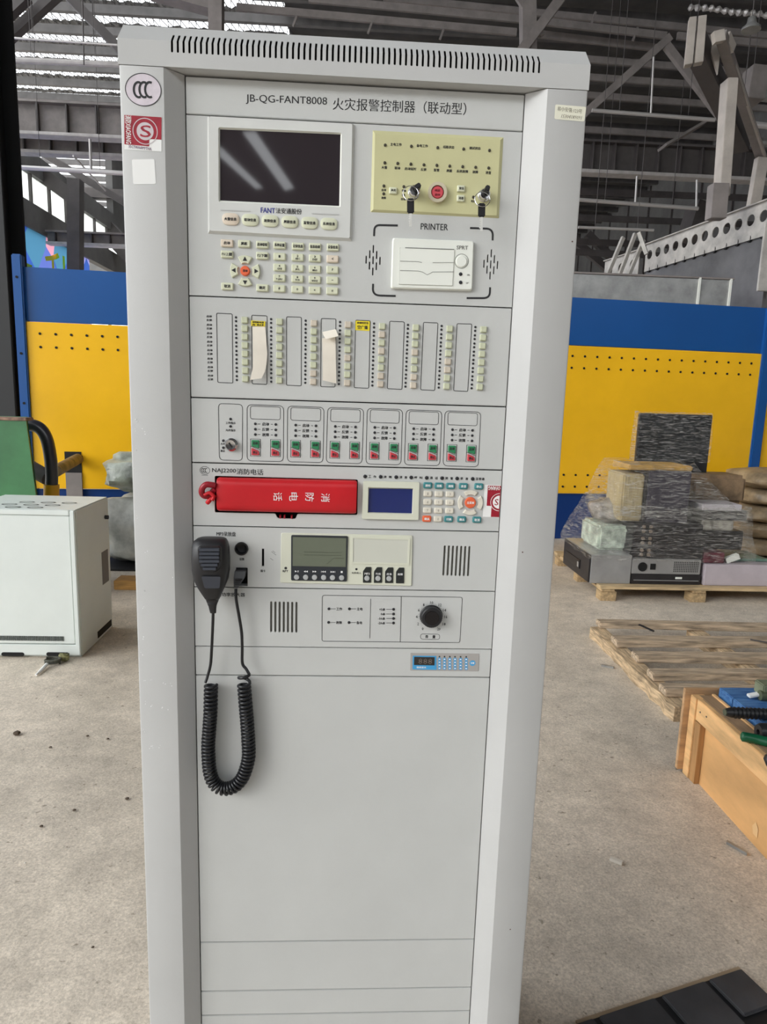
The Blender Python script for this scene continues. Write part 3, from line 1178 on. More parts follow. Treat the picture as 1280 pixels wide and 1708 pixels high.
obj('display_lettering', m, INK, D, smooth=False, recalc=False)
m = MB()
for a, c in (((368, 350.5), (418, 352.6)), ((520, 356.3), (566, 358.2))):
    m.stroke([pp(*a, y=-.0041), pp(*c, y=-.0041)], .0012, -.0045)
obj('bezel_rib', m, GREY, D, smooth=False, recalc=False)

# keypad
keys = [((378.5, 405.1), '启动', 1), ((407.3, 406.2), '屏蔽', 0), ((437.6, 407.7), '启动编程', 0), ((466.4, 408.6), '系统设置', 0), ((497.1, 410.5), '记录信息', 0), ((525.7, 411.4), '信息检索', 0), ((555.5, 412.1), '设备信息', 0),
        ((378.5, 423.8), 'F1/上翻', 0), ((437.6, 426.2), 'F2/下翻', 0), ((379.2, 477.3), '取消', 0), ((437.6, 479.8), '确定', 0)]
XS = (466.4, 496.6, 525.5, 555.0)
YS = (427.6, 445.6, 463.2, 481.0)
DY = (0, 1.4, 2.8, 4.0)
gl = (('1', '2|ABC', '3|DEF', '<'), ('4|GHI', '5|JKL', '6|MNO', '?'), ('7|PQRS', '8|TUV', '9|WXYZ', '-'), ('#', '0', '*', '='))
for r in range(4):
    for c in range(4):
        keys.append(((XS[c] - r * .15, YS[r] + DY[c]), gl[r][c], 1 if c == 3 and r == 0 else 0))
m = MB()
for c, s, rosy in keys:
    button('key', c, .0159, .0092, KEYR if rosy else KEYM, D, 0, .0034, r=.0012, inset=.0011)
    if '|' in s:
        a, b_ = s.split('|')
        txc(m, a, (c[0], c[1] - 2.2), 2.6, 3.4, -.0037, 1, .02)
        txc(m, b_, (c[0], c[1] + 2.4), 2.6 * len(b_), 3.2, -.0037, 1, .02)
    elif len(s) == 1:
        hh = {'-': .9, '=': 2.4, '*': 3}.get(s, 4.2)
        txc(m, s, c, 2.8, hh, -.0037, 1, .02)
    else:
        txc(m, s, c, min(16.5, 5.2 * len(s) - (3 if '/' in s else 0)), 5.4, -.0037, 1, .03)
# arrow keys (ring sectors)
cxp, czp = pp(408.9, 451.6, y=-.003)


def sector(a0, a1, r0, r1, n=6):
    out = [(r1 * math.cos(a0 + (a1 - a0) * k / n), r1 * math.sin(a0 + (a1 - a0) * k / n)) for k in range(n + 1)]
    out += [(r0 * math.cos(a1 + (a0 - a1) * k / n), r0 * math.sin(a1 + (a0 - a1) * k / n)) for k in range(n + 1)]
    return out


def sector_keys(parent, cx, cz, r0, r1, half, mat, y0, d, name='arrow_key'):
    for k in range(4):
        a = k * PI / 2
        po = [(cx + x, cz + z) for x, z in sector(a - half, a + half, r0, r1)]
        mb = MB()
        n = len(po)
        ax, az = cx + (r0 + r1) / 2 * math.cos(a), cz + (r0 + r1) / 2 * math.sin(a)
        vs = [(p[0], y0, p[1]) for p in po] + [(p[0], y0 - d * .6, p[1]) for p in po] + [(ax + (p[0] - ax) * .86, y0 - d, az + (p[1] - az) * .86) for p in po]
        fs = [(j * n + i, j * n + (i + 1) % n, (j + 1) * n + (i + 1) % n, (j + 1) * n + i) for j in (0, 1) for i in range(n)] + [tuple(range(2 * n, 3 * n))]
        mb.add(vs, fs)
        obj(name, mb, mat, parent, smooth=False)


sector_keys(D, cxp, czp, .0097, .0196, .50, KEYM, 0, .0034)
for k in range(4):
    a = k * PI / 2
    rx, rz = math.cos(a), math.sin(a)
    c0 = (cxp + rx * .0146, czp + rz * .0146)
    m.add([(c0[0] + rx * .0032, -.0037, c0[1] + rz * .0032), (c0[0] - rx * .0022 - rz * .003, -.0037, c0[1] - rz * .0022 + rx * .003),
           (c0[0] - rx * .0022 + rz * .003, -.0037, c0[1] - rz * .0022 - rx * .003)], [(0, 1, 2)])
obj('enter_key', MB().frustum(circ(cxp, czp, .0064, 18), 0, -.0038, .001), ORNG, D, label='round red key')
txc(m, '菜单', (409.2, 451.6), 8, 4.2, -.0041, 1, .03)
obj('key_lettering', m, INK, D, smooth=False, recalc=False)

# beige indicator plate
bo = quad((622.0, 217.6), (840.2, 229.2), (832.6, 364), (618.2, 353.8), y=0)
bi = quad((625.8, 222.6), (835.0, 233.8), (828.6, 359.6), (623.0, 349.4), y=-.003)
m = MB()
m.add([(p[0], 0, p[1]) for p in bo] + [(p[0], -.003, p[1]) for p in bi], [(i, (i + 1) % 4, (i + 1) % 4 + 4, i + 4) for i in range(4)] + [(4, 5, 6, 7)])
obj('indicator_plate', m, BEIGE, D, smooth=False, label='beige indicator plate')
m = MB()
YB = -.003
for c in ((642.7, 242.3), (686.4, 244.3), (730.3, 246.6), (773.5, 248.8), (816.7, 251.1)):
    led(c, D, .0019, LED, YB)
for c, s in (((660.8, 241), '主电工作'), ((704.5, 243.2), '备电工作'), ((748.6, 245.4), '线路状态'), ((792.4, 247.2), '调试状态')):
    txc(m, s, c, 18.8, 5, YB + E0, 1, .03)
for c, s in (((642, 271.8), '火警'), ((663.6, 272.8), '联动'), ((685.5, 274), '启动延时'), ((707.3, 275.2), '反馈'), ((728.8, 276), '监管'), ((750.3, 277.2), '屏蔽'), ((772, 278.2), '系统故障'), ((793.6, 279.3), '故障'), ((815.3, 280.4), '消音')):
    led(c, D, .0019, LED, YB)
    txc(m, s, (c[0] - .5, c[1] + 7.6), 9.2 * (2.1 if len(s) == 4 else 1), 5, YB + E0, 1, .03)
for c, s in (((640.5, 310.3), '自动'), ((640.2, 323.4), '故障'), ((673.8, 311.6), '手动'), ((673, 325.5), '自动'), ((789.8, 329), '电源')):
    led(c, D, .0019, LED, YB)
    txc(m, s, (c[0], c[1] + 6.6), 7.4, 4.2, YB + E0, 1, .03)
for c, s in (((656, 317.4), '声光'), ((769.7, 314), '复位'), ((769, 330.4), '消音')):
    button('small_key', c, .0102, .0080, KEYM, D, YB, .003, r=.0012, inset=.001)
    txc(m, s, (c[0] + .3, c[1]), 8, 4.6, YB - .0033, 1, .03)
obj('indicator_lettering', m, INK, D, smooth=False, recalc=False)
# red fire button under a clear ring
x, z = pp(729.8, 321.2, y=-.006)
CLR = M('clear_ring', (206, 196, 172), 0.2, spec=.8)
m = MB()
m.plate(circ(x, z, .0125, 28), [circ(x, z, .0085, 28)], -.009, -.003)
obj('clear_collar', m, CLR, D)
obj('start_button', MB().frustum(circ(x, z, .0080, 24), -.003, -.0085, .001), M('rose_button', (206, 78, 88), .4), D, label='round rose-red start button')
m = MB()
txc(m, '喷洒', (730, 317.6), 8.5, 4.2, -.0088, 1, .03)
txc(m, '启动', (730, 324.6), 8.5, 4.2, -.0088, 1, .03)
obj('start_lettering', m, M('dark_red_ink', (120, 20, 30), .6), D, smooth=False, recalc=False)


def lock(px, parent, r, y0, d=.009):
    x, z = pp(*px, y=y0 - d * .6)
    m = MB()
    rg = []
    for rr_, yy in ((r * 1.05, 0), (r * 1.05, -.002), (r * .92, -.003), (r * .92, -d), (r * .78, -d - .0012), (r * .45, -d - .0008)):
        rg.append([(x + rr_ * math.cos(2 * PI * k / 24), y0 + yy, z + rr_ * math.sin(2 * PI * k / 24)) for k in range(24)])
    m.rings(rg)
    obj('key_lock', m, CHROME, parent, angle=25)
    m = MB()
    m.obox((x, y0 - d - .0013, z), (.0008, 0, .0006), (0, .0002, 0), (-.0022, 0, .003))
    obj('keyhole', m, DARK, parent, smooth=False)
    return x, z, y0 - d


lx1, lz1, ly1 = lock((691.3, 319.2), D, .0076, YB)
lx2, lz2, ly2 = lock((808.3, 324.6), D, .0076, YB)


def key_on_ring(lx, lz, ly, tip, ringc, hang_top, hang_mid, hang_end, label, grp=None):
    t = thing('lock_key', label, 'key', (lx, ly, lz))
    # turned key: black head standing out of the lock
    tx, tz = pp(*tip, y=ly - .014)
    m = MB()
    d = Vector((tx - lx, 0, tz - lz))
    s = Vector((d.z, 0, -d.x)).normalized()
    m.obox(Vector((lx, ly - .008, lz)) + d * .5, d * .55, s * .0029, Vector((0, .007, 0)))
    obj('key_head', m, BLK, t, bevel=.001)
    rx_, rz_ = pp(*ringc, y=ly - .016)
    ring = [(rx_ + .0098 * math.cos(2 * PI * k / 28), ly - .016 + .003 * math.sin(2 * PI * k / 28), rz_ + .0098 * math.sin(2 * PI * k / 28)) for k in range(29)]
    obj('ring', MB().tube(ring, .0005, 6), CHROME, t)
    a = pp(*hang_top, y=ly - .016)
    b_ = pp(*hang_mid, y=ly - .015)
    c = pp(*hang_end, y=ly - .014)
    m = MB()
    m.beam((a[0], ly - .016, a[1]), (b_[0], ly - .015, b_[1]), .0045, .009, (1, 0, 0))
    obj('spare_key_head', m, BLK, t, bevel=.0012)
    m = MB()
    m.beam((b_[0], ly - .015, b_[1]), (c[0], ly - .014, c[1]), .0014, .003, (1, 0, 0))
    for k in range(4):
        f = .25 + k * .17
        m.box(b_[0] - .0022, b_[0] + .0002, ly - .0155, ly - .0142, b_[1] + (c[1] - b_[1]) * f - .0009, b_[1] + (c[1] - b_[1]) * f + .0009)
    obj('spare_key_blade', m, M('key_steel', (222, 222, 218), .4, metal=.15), t)
    return t


key_on_ring(lx1, lz1, ly1, (701.4, 307.5), (685.4, 322.5), (685.2, 331), (685.2, 356), (685.2, 378), 'black headed key on a ring in the left lock of the beige plate')
key_on_ring(lx2, lz2, ly2, (815, 309.5), (805.0, 332.5), (804, 339), (803.6, 362), (803.4, 385.5), 'black headed key on a ring in the right lock of the beige plate')

# printer
m = MB()
br = .0026


def corner(pts, mb=m):
    mb.stroke([pp(*p) for p in pts], br, E0)


def arc(a, c, b_, n=6):
    return [tuple((1 - t) ** 2 * a[i] + 2 * t * (1 - t) * c[i] + t * t * b_[i] for i in (0, 1)) for t in [k / n for k in range(n + 1)]]


corner([(663.8, 376.2)] + arc((634, 375.6), (625, 375.4), (624.6, 384.5)) + [(624.2, 394)])
corner([(784.3, 380.4)] + arc((812, 381.4), (821.8, 382.2), (822.2, 391.5)) + [(822, 401)])
corner([(622.6, 473.4)] + arc((622.2, 482), (622.4, 492.5), (634, 493)) + [(660.3, 493.8)])
corner([(817.8, 479.2)] + arc((817.4, 488), (816.8, 497.4), (806, 497.3)) + [(778.7, 497.2)])
obj('printer_bracket_mark', m, INK, D, smooth=False, recalc=False)
m = MB()
txt(m, 'PRINTER', (702, 382.8), (747.2, 384.2), 10.4, E0, 2, -.004)
obj('printer_lettering', m, INK, D, smooth=False, recalc=False)
pq = quad((655, 396.6), (791.2, 401.8), (788.3, 484.8), (652.3, 480.8), y=-.005)
obj('printer_body', MB().frustum(rnd(pq, .003, 3), 0, -.006, .0015), PRN, D)
dq = quad((667.8, 413.4), (758, 416.4), (754.5, 476.8), (665.9, 474.0), y=-.006)
obj('printer_door', MB().frustum(rnd(dq, .0008, 2), -.006, -.0072, 0), PRN, D, smooth=False)
m = MB()
dl = quad((667.8, 413.4), (758, 416.4), (754.5, 476.8), (665.9, 474.0), y=-.0062)
m.stroke(dl, .0006, -.0063, True)
m.stroke([pp(676, 413.6, y=-.006), pp(757.5, 416.5, y=-.006)], .0011, -.0074)
for yy in (436.6, 452.2):
    m.stroke([pp(667.5, yy - 1, y=-.007), pp(698, yy, y=-.007), pp(704, yy + 1.4, y=-.007)], .0006, -.0075)
    m.stroke([pp(722, yy + 1.6, y=-.007), pp(757, yy + 1.4, y=-.007)], .0006, -.0075)
m.stroke([pp(u, v, y=-.007) for u, v in ((704, 453.4), (713, 458.6), (722, 453.8))], .0006, -.0075)
m.stroke(circ(*pp(770.2, 435.7, y=-.006), .0092, 24), .0006, -.0063, True)
txt(m, 'SPRT', (762, 415.8), (780.8, 416.6), 6.4, -.0063, 2, .01)
txc(m, 'SEL', (782, 458.6), 5, 2.6, -.0063, 1, .02)
txc(m, 'LF', (779.8, 472), 3.6, 2.6, -.0063, 1, .02)
obj('printer_marking', m, M('grey_ink', (110, 110, 104), .6), D, smooth=False, recalc=False)
x, z = pp(770.2, 435.7, y=-.008)
obj('feed_button', MB().frustum(circ(x, z, .0074, 24), -.006, -.0078, .0008), PRN, D)
for c in ((768.6, 457.3), (768.6, 471.1)):
    led(c, D, .0024, LEDK, -.006, .001)

# ---- button module (3U)
B = MOD[2]
cards = [((361.4, 522.3), (387.6, 523.6), (388.6, 639), (363.3, 637.8)),
         ((420, 525.8), (445.8, 527), (445.5, 641.2), (420.7, 640.1)),
         ((478.1, 528.4), (503, 529.2), (502.7, 643.6), (478.1, 642.6)),
         ((536, 531.2), (560.6, 532), (559, 645.6), (535, 644.8)),
         ((593.5, 533.9), (617.9, 535), (615.3, 647.6), (590.9, 646.6)),
         ((650.2, 535.8), (674.8, 537), (670.8, 649.6), (646.2, 648.3)),
         ((706.7, 537.6), (730.8, 538.7), (725.5, 651.4), (701.8, 650.1)),
         ((762.7, 539.8), (787.3, 540.6), (780.5, 653), (756.9, 651.8))]
m = MB()
for c in cards:
    m.stroke(rnd([pp(*p) for p in c], .0018, 3), .0009, E0, True)
fl_ = ((349.0, 527.6), (351.3, 632.8))
for k in range(16):
    tt = ((k // 2) * 60.4 + (k % 2) * 27) / (7 * 60.4 + 27)
    c = (fl_[0][0] + (fl_[1][0] - fl_[0][0]) * tt, fl_[0][1] + (fl_[1][1] - fl_[0][1]) * tt)
    txc(m, '启动' if k % 2 == 0 else '反馈', c, 8.8, 3.8, E0, 1, .03)
obj('row_lettering', m, INK, B, smooth=False, recalc=False)
ledc = (((393.7, 529.3), (395.2, 633.8)), ((452.3, 532.3), (452.6, 636.6)), ((510, 534.9), (509.3, 638.5)), ((567.4, 537.2), (565.5, 640.6)),
        ((624.2, 539.8), (621.2, 642.9)), ((680.7, 541.9), (676.5, 644.8)), ((736.9, 543.7), (732, 646.4)), ((793.2, 545.6), (786.9, 647.6)))
for a, c in ledc:
    for k in range(16):
        tt = ((k // 2) * 59.5 + (k % 2) * 27) / (7 * 59.5 + 27)
        led((a[0] + (c[0] - a[0]) * tt, a[1] + (c[1] - a[1]) * tt), B, .0016, LEDK, 0, .0008)
btc = (((408, 533.7), (409.2, 631.9)), ((466.2, 536.3), (465.9, 634.3)), ((523.8, 538.9), (522.6, 636.6)), ((580.8, 541.2), (579.4, 638.5)),
       ((638, 544), (635, 640.5)), ((694.3, 546.1), (690.1, 642.6)), ((751, 548), (745.6, 644.3)), ((807.5, 549.4), (801.2, 645.5)))
rosy = {(2, 0), (2, 7), (2, 6), (3, 4), (3, 0), (4, 3), (4, 6), (4, 7), (5, 3), (5, 6), (6, 4), (6, 5), (5, 7), (3, 7), (4, 1)}
for i, (a, c) in enumerate(btc):
    for k in range(8):
        tt = k / 7
        button('square_button', (a[0] + (c[0] - a[0]) * tt, a[1] + (c[1] - a[1]) * tt), .0086, .0084, SQK2 if (i, k) in rosy else SQK, B, 0, .0038, r=.0009, inset=.0009)


def curl(px_l, px_r, ys, name, label):
    """paper strip: left/right pixel polylines with standing-off distance"""
    m = MB()
    n = len(px_l)
    vs = []
    for (l, r, yy) in zip(px_l, px_r, ys):
        a = pp(*l, y=yy[0])
        b_ = pp(*r, y=yy[1])
        for s in (0, .25, .5, .75, 1):
            yv = yy[0] + (yy[1] - yy[0]) * s
            vs.append((a[0] + (b_[0] - a[0]) * s, yv, a[1] + (b_[1] - a[1]) * s))
    fs = [(i * 5 + k, i * 5 + k + 1, i * 5 + k + 6, i * 5 + k + 5) for i in range(n - 1) for k in range(4)]
    m.add(vs, fs)
    m.add([(x, y + .0003, z) for x, y, z in vs], [tuple(reversed(f)) for f in fs])
    return obj(name, m, PAPER, B, label=label, angle=60, recalc=False)


curl([(421, 544.8), (421.6, 560), (422, 590), (422, 612), (420, 622), (417.2, 633.8)],
     [(442.3, 544.2), (444, 560), (446, 590), (444.8, 608), (442, 620), (436.6, 631)],
     [(-.001, -.001), (-.002, -.002), (-.006, -.003), (-.008, -.005), (-.010, -.007), (-.013, -.010)], 'paper_slip', 'loose white paper slip, curling off under a yellow label')
curl([(537.6, 564), (538, 580), (538.3, 605), (538.6, 634.3)],
     [(560, 562), (560.3, 580), (560.6, 605), (561.3, 639.8)],
     [(-.002, -.002), (-.004, -.003), (-.006, -.004), (-.009, -.006)], 'paper_slip', 'loose white paper slip with a folded top')
curl([(537.8, 553.6), (539.6, 559), (543.7, 565.6)], [(560, 549), (562.4, 554.5), (564.6, 560.8)],
     [(-.003, -.003), (-.009, -.009), (-.012, -.011)], 'paper_flap', 'folded-over end of the paper slip')
obj('yellow_label', MB().frustum(quad((419.4, 534.6), (442.8, 536), (442.2, 544.6), (419, 543.4), y=-.0015), -.0004, -.0018), YEL, B, smooth=False)
obj('yellow_label', MB().frustum(quad((593.6, 534.8), (617.2, 535.8), (616.6, 552), (593.0, 550.6), y=-.0005), 0, -.0005), YEL, B, smooth=False)
m = MB()
txc(m, '启动时按住', (605.3, 538.6), 19, 3.6, -.0008, 1, .01)
txc(m, '空广播', (605, 546), 17, 6.4, -.0008, 2, .02)
txc(m, '照明配电室', (430.8, 537.6), 19, 3.2, -.0021, 1, .01)
txc(m, '西厂房水泵', (430.6, 541.8), 19, 3.2, -.0021, 1, .01)
obj('label_lettering', m, INK, B, smooth=False, recalc=False)

# ---- zone module (2U)
Zm = MOD[3]
m = MB()
mk = MB()
box0 = [pp(*p) for p in ((364.4, 672.9), (404.9, 674.6), (404.4, 768.4), (366.2, 767.1))]
m.stroke(rnd(box0, .006, 5), .0008, E0, True)
grp6 = [((412.4, 674.8), (473.4, 676.9), (472.9, 769.9), (412.4, 768.5)), ((479.9, 677.1), (540.8, 679.5), (539, 771.7), (479.4, 770.1)),
        ((546.7, 679.5), (606.9, 681.6), (604.1, 773.4), (544.4, 771.8)), ((612.8, 680.8), (671.9, 683), (669, 775.4), (610.6, 773.8)),
        ((677.8, 683.4), (737.5, 685.6), (733.8, 776.8), (674.7, 775.3)), ((742.5, 685.2), (802.5, 687.3), (798.1, 778.8), (739.3, 776.8))]
gk = []
for g in grp6:
    q = [pp(*p) for p in g]
    m.stroke(rnd(q, .0068, 5), .0008, E0, True)
    m.stroke(rnd([quadf(q, a, b_) for a, b_ in ((.09, .025), (.91, .025), (.91, .25), (.09, .25))], .0032, 4), .0007, E0, True)
    for r, s in ((.335, '启动'), (.43, '反馈'), (.525, '故障')):
        for a in (.225, .785):
            x, z = quadf(q, a, r)
            k = (.0019, LEDK.name, .0012)
            if k not in _ledc:
                mb = MB()
                mb.frustum(circ(0, 0, .0019, 10), 0, -.0012, .0006)
                _ledc[k] = mesh_from('led', mb, LEDK)
            inst('led', _ledc[k], (x, 0, z), Zm)
        a = quadf(q, .415, r + .03)
        w_ = quadf(q, .60, r + .03)
        textq(m, s, a, (w_[0] - a[0], w_[1] - a[1]), (0, .0046), E0, 1, .02)
        for a0, a1 in ((.295, .365), (.65, .71)):
            m.stroke([quadf(q, a0, r), quadf(q, a1, r)], .0007, E0)
    for a0, a1 in ((.095, .365), (.645, .915)):
        m.stroke([quadf(q, a0, .605), quadf(q, a1, .605), quadf(q, a1, .915), quadf(q, a0, .915)], .0008, E0, True)
        m.stroke([quadf(q, a0, .735), quadf(q, a1, .80)], .0006, E0)
        e = .03
        gp = [quadf(q, a0 + e, .625), quadf(q, a1 - e, .625), quadf(q, a1 - e, .775), quadf(q, a0 + e, .735)]
        rp = [quadf(q, a0 + e, .765), quadf(q, a1 - e * 1.5, .815), quadf(q, a1 - e, .85), quadf(q, a1 - e, .895), quadf(q, a0 + e, .895)]
        obj('start_key', MB().frustum(rnd(gp, .001, 2), 0, -.0024, .0008), GREEN, Zm, label='green start key')
        obj('stop_key', MB().frustum(rnd(rp, .001, 2), 0, -.0024, .0008), REDK, Zm, label='red stop key')
        for s, r in (('启动', .705), ('停止', .872)):
            a = quadf(q, a0 + .07, r)
            w_ = quadf(q, a1 - .07, r)
            textq(m, s, a, (w_[0] - a[0], w_[1] - a[1]), (0, .0042), -.0027, 1, .04)
for c, s in (((384.8, 698.9), '工作指示'), ((384.8, 711.1), '允许指示')):
    led(c, Zm, .0019, LEDK, 0, .0012)
    txc(m, s, (384.8, c[1] + 6.6), 16.5, 4, E0, 1, .01)
for c, s in (((372.8, 735), '允许'), ((372.8, 746.7), '禁止')):
    led(c, Zm, .0019, LEDK, 0, .0012)
    txc(m, s, (371.8, c[1] + 5.4), 7.4, 3.8, E0, 1, .01)
obj('zone_lettering', m, INK, Zm, smooth=False, recalc=False)
lock((385.4, 742), Zm, .0086, 0, .006)

# ---- telephone module (2U)
T = MOD[4]
m = MB()
x, z = pp(341.9, 784.6)
m.stroke(circ(x, z, .0068, 24, .0054), .0006, E0, True)
for dx in (-.0026, 0, .0026):
    m.stroke([(x + dx + .0024 * math.cos(a), z + .0028 * math.sin(a)) for a in [PI * .42 + PI * 1.16 * k / 8 for k in range(9)]], .0009, E0)
m.stroke([pp(336.5, 792.6), pp(347, 793)], .0005, E0)
txt(m, 'NAJ2200', (354.2, 789.4), (393.6, 790.6), 8.6, E0, 2, .015)
txt(m, '消防电话', (394.8, 791.2), (439.4, 792.6), 9.8, E0, 2, .02)
lx_ = (609.2, 635.1, 661, 686.1, 711.9, 737.5, 762.7, 788.7)
ls_ = ('工作', '故障', '消音', '呼叫', '通话', '接警', '录音', '普音通')
for k, (u, s) in enumerate(zip(lx_, ls_)):
    v = 794.6 + k * .57
    led((u, v), T, .0027, LEDK, 0, .0016)
    x, z = pp(u, v)
    if len(s) == 2:
        txc(m, s[0], (u + 7.8, v + .2), 4.6, 4.4, E0, 1, .03)
        txc(m, s[1], (u + 16.2, v + .6), 4.6, 4.4, E0, 1, .03)
    else:
        txc(m, s, (u + 12.4, v + .2), 14.5, 4.6, E0, 1, .03)
obj('telephone_lettering', m, INK, T, smooth=False, recalc=False)
obj('cradle_recess', MB().flat([(min(p[0] for p in cradle) - .002, min(p[1] for p in cradle) - .002), (max(p[0] for p in cradle) + .002, min(p[1] for p in cradle) - .002),
                              (max(p[0] for p in cradle) + .002, max(p[1] for p in cradle) + .002), (min(p[0] for p in cradle) - .002, max(p[1] for p in cradle) + .002)], .0155), DARK, T, smooth=False, recalc=False)
# screen
fo = quad((606.3, 802.6), (699.9, 804.6), (698.1, 867.4), (604, 865.4), y=-.005)
fi = quad((614.4, 812.6), (690, 814.6), (688.4, 858.2), (613.4, 855.4), y=-.005)
m = MB()
m.plate(rnd(fo, .002, 3), [fi], -.005, 0)
obj('lcd_frame', m, CREAM, T, smooth=False)
li = quad((616, 814.6), (688.6, 815.6), (687.2, 856.2), (614.4, 854.2), y=-.0012)
m = MB()
m.add([(p[0], -.005, p[1]) for p in fi] + [(p[0], -.0012, p[1]) for p in li], [(i, (i + 1) % 4, (i + 1) % 4 + 4, i + 4) for i in range(4)])
obj('lcd_lip', m, CREAM, T, smooth=False)
obj('lcd_screen', MB().frustum(li, -.0003, -.0014), BLUEL, T, smooth=False, label='blue telephone screen')
mw = MB()


def kbtn(c, mat, s=None, w_=.0126, h_=.0087):
    button('phone_key', c, w_, h_, mat, T, 0, .0034, r=.002, inset=.0012)
    if s:
        txc(mw, s, c, 8.6, 4.4, -.0037, 1, .03)


for c, s in zip(((714.1, 809.9), (733.1, 810.5), (752.2, 810.9), (773.6, 811.2), (799.4, 811.6)), ('接听', '挂断', '清除', '录音', '静止')):
    kbtn(c, TEAL, s)
for r in range(3):
    for c in range(3):
        kbtn((713.9 - r * .4 + c * 18.6, 823.6 + r * 13.9 + c * .4), KWHT, None, .0118, .0082)
kbtn((712.4, 865.6), ORNG, '确认')
kbtn((731, 865.9), KWHT, None, .0118, .0082)
for c, s in zip(((748.9, 866.2), (770.8, 866.6), (796.1, 867.3)), ('切换', '确认', '取消')):
    kbtn(c, TEAL, s)
cx_, cz_ = pp(785.2, 838.7, y=-.003)
sector_keys(T, cx_, cz_, .0118, .0180, .60, KWHT, 0, .003)
obj('menu_key', MB().frustum(circ(cx_, cz_, .0080, 24), 0, -.0036, .001), ORNG, T, label='round orange key')
txc(mw, '主菜单', (785.2, 838.7), 12, 4.2, -.0039, 1, .03)
obj('phone_key_lettering', mw, INKW, T, smooth=False, recalc=False)
m = MB()
for r in range(3):
    for c in range(3):
        txc(m, str(r * 3 + c + 1), (713.9 - r * .4 + c * 18.6, 823.6 + r * 13.9 + c * .4), 2.4, 4.2, -.0037, 1, .0)
txc(m, '0', (731, 865.9), 2.4, 4.2, -.0037, 1, 0)
obj('digit_lettering', m, M('faint_ink', (176, 170, 158), .6), T, smooth=False, recalc=False)
# red certification sticker at the right end
m = MB()
xr = WID - .0008
q = quad((808.7, 808.6), (838, 809.4), (836, 863.2), (805.4, 861.8))
q[1] = (xr, q[1][1])
q[2] = (xr, q[2][1])
m.flat(q, -.0002)
obj('sticker_base', m, STW, T, smooth=False, recalc=False, label='white strip of the cut certification sticker')
a_ = quadf(q, .2, .02)
m = MB()
m.flat([quadf(q, .2, .02), quadf(q, 1, .02), quadf(q, 1, .99), quadf(q, .5, .99), quadf(q, .5, .65), quadf(q, .2, .65)], -.0004)
obj('sticker_print', m, STR, T, smooth=False, recalc=False, label='dark red sticker print')
m = MB()
c0 = (xr - .0010, q[0][1] - .0245)
m.add([(c0[0], -.0006, c0[1] - .0095)] + [(c0[0] - .0095 * math.cos(a), -.0006, c0[1] + .0095 * math.sin(a)) for a in [-PI / 2 + PI * k / 14 for k in range(15)]], [tuple(range(16))])
m.stroke([(c0[0] - .0125 * math.cos(a), c0[1] + .0125 * math.sin(a)) for a in [-PI / 2 + PI * k / 14 for k in range(15)]], .0007, -.0006)
# letters AXIO.. upside down at the top
textq(m, 'OFANG', (xr - .0008, q[0][1] - .0016), (-(xr - q[0][0]) * .72, 0), (0, -.0058), -.0006, 1, .02)
obj('sticker_mark', m, STW, T, smooth=False, recalc=False)
m = MB()
textq(m, 'S', (c0[0] - .0066, c0[1] - .0045), (.0052, 0), (.0, .009), -.0007, 2, .03)
obj('sticker_letter', m, STR, T, smooth=False, recalc=False)

# red telephone handset lying in the cradle
t = thing('telephone_handset', 'long red telephone handset with white characters lying in the rack cradle', 'handset', (0.13, -.01, pp(480, 827)[1]))
a, b_, c, d_ = [Vector(p) for p in quad((361.6, 797.2), (595.4, 802.6), (594.8, 858.6), (360.4, 853.6), y=-.010)]
rg = []
NX = 14
for i in range(NX + 1):
    s = i / NX
    s = .5 - .5 * math.cos(PI * s)
    e = 1 - (abs(2 * s - 1)) ** 8 * .18
    top = a.lerp(b_, s)
    bot = d_.lerp(c, s)
    cz_h = (top.y + bot.y) / 2
    hh = (top.y - bot.y) / 2 * (1 if 0 < i < NX else .94)
    row = []
    for k in range(24):
        an = 2 * PI * k / 24
        cs, sn = math.cos(an), math.sin(an)
        zz_ = math.copysign(abs(sn) ** .45, sn) * hh
        yy_ = -math.copysign(abs(cs) ** .8, cs) * (.012 * e if cs > 0 else .011)
        row.append((top.x * .5 + bot.x * .5, yy_, cz_h + zz_))
    rg.append(row)
obj('handset_body', MB().rings(rg), RED, t, angle=50)
m = MB()
for ch, (u, v) in (('消', (543.2, 830)), ('防', (516.7, 829.2)), ('电', (490, 828.7)), ('话', (463.5, 828.3))):
    x, z = pp(u, v, y=-.0122)
    h = .0060
    # glyph turned a quarter clockwise
    vs, fs = glyphs(ch, 2, .02)
    m.add([(x - h + 2 * h * bq, -.0124, z + h - 2 * h * aq) for aq, bq in vs], fs)
obj('handset_lettering', m, INKW, t, smooth=False, recalc=False)
m = MB()
for u, v in ((468, 861.5), (475, 861.8), (487, 862)):
    x, z = pp(u, v, y=.004)
    m.frustum(rnd(rect(x, z, .0028, .006), .001, 2), .006, 0, .0006)
obj('handset_rib', m, REDD, t)
# red knotted cord end beside the cradle
t = thing('cord_knot', 'shiny dark red looped cord plug left of the red handset', 'cord', (pp(347, 824)[0], -.01, pp(347, 824)[1]))
pts = [pp(*p, y=-.012) for p in ((358, 810), (352, 808.5), (345, 808), (339.5, 812), (336.8, 818), (337.2, 824), (341, 828), (347, 827.5), (352, 823), (356, 818), (360, 816))]
pts = [(p[0], -.010 - .004 * math.sin(i * .6), p[1]) for i, p in enumerate(pts)]


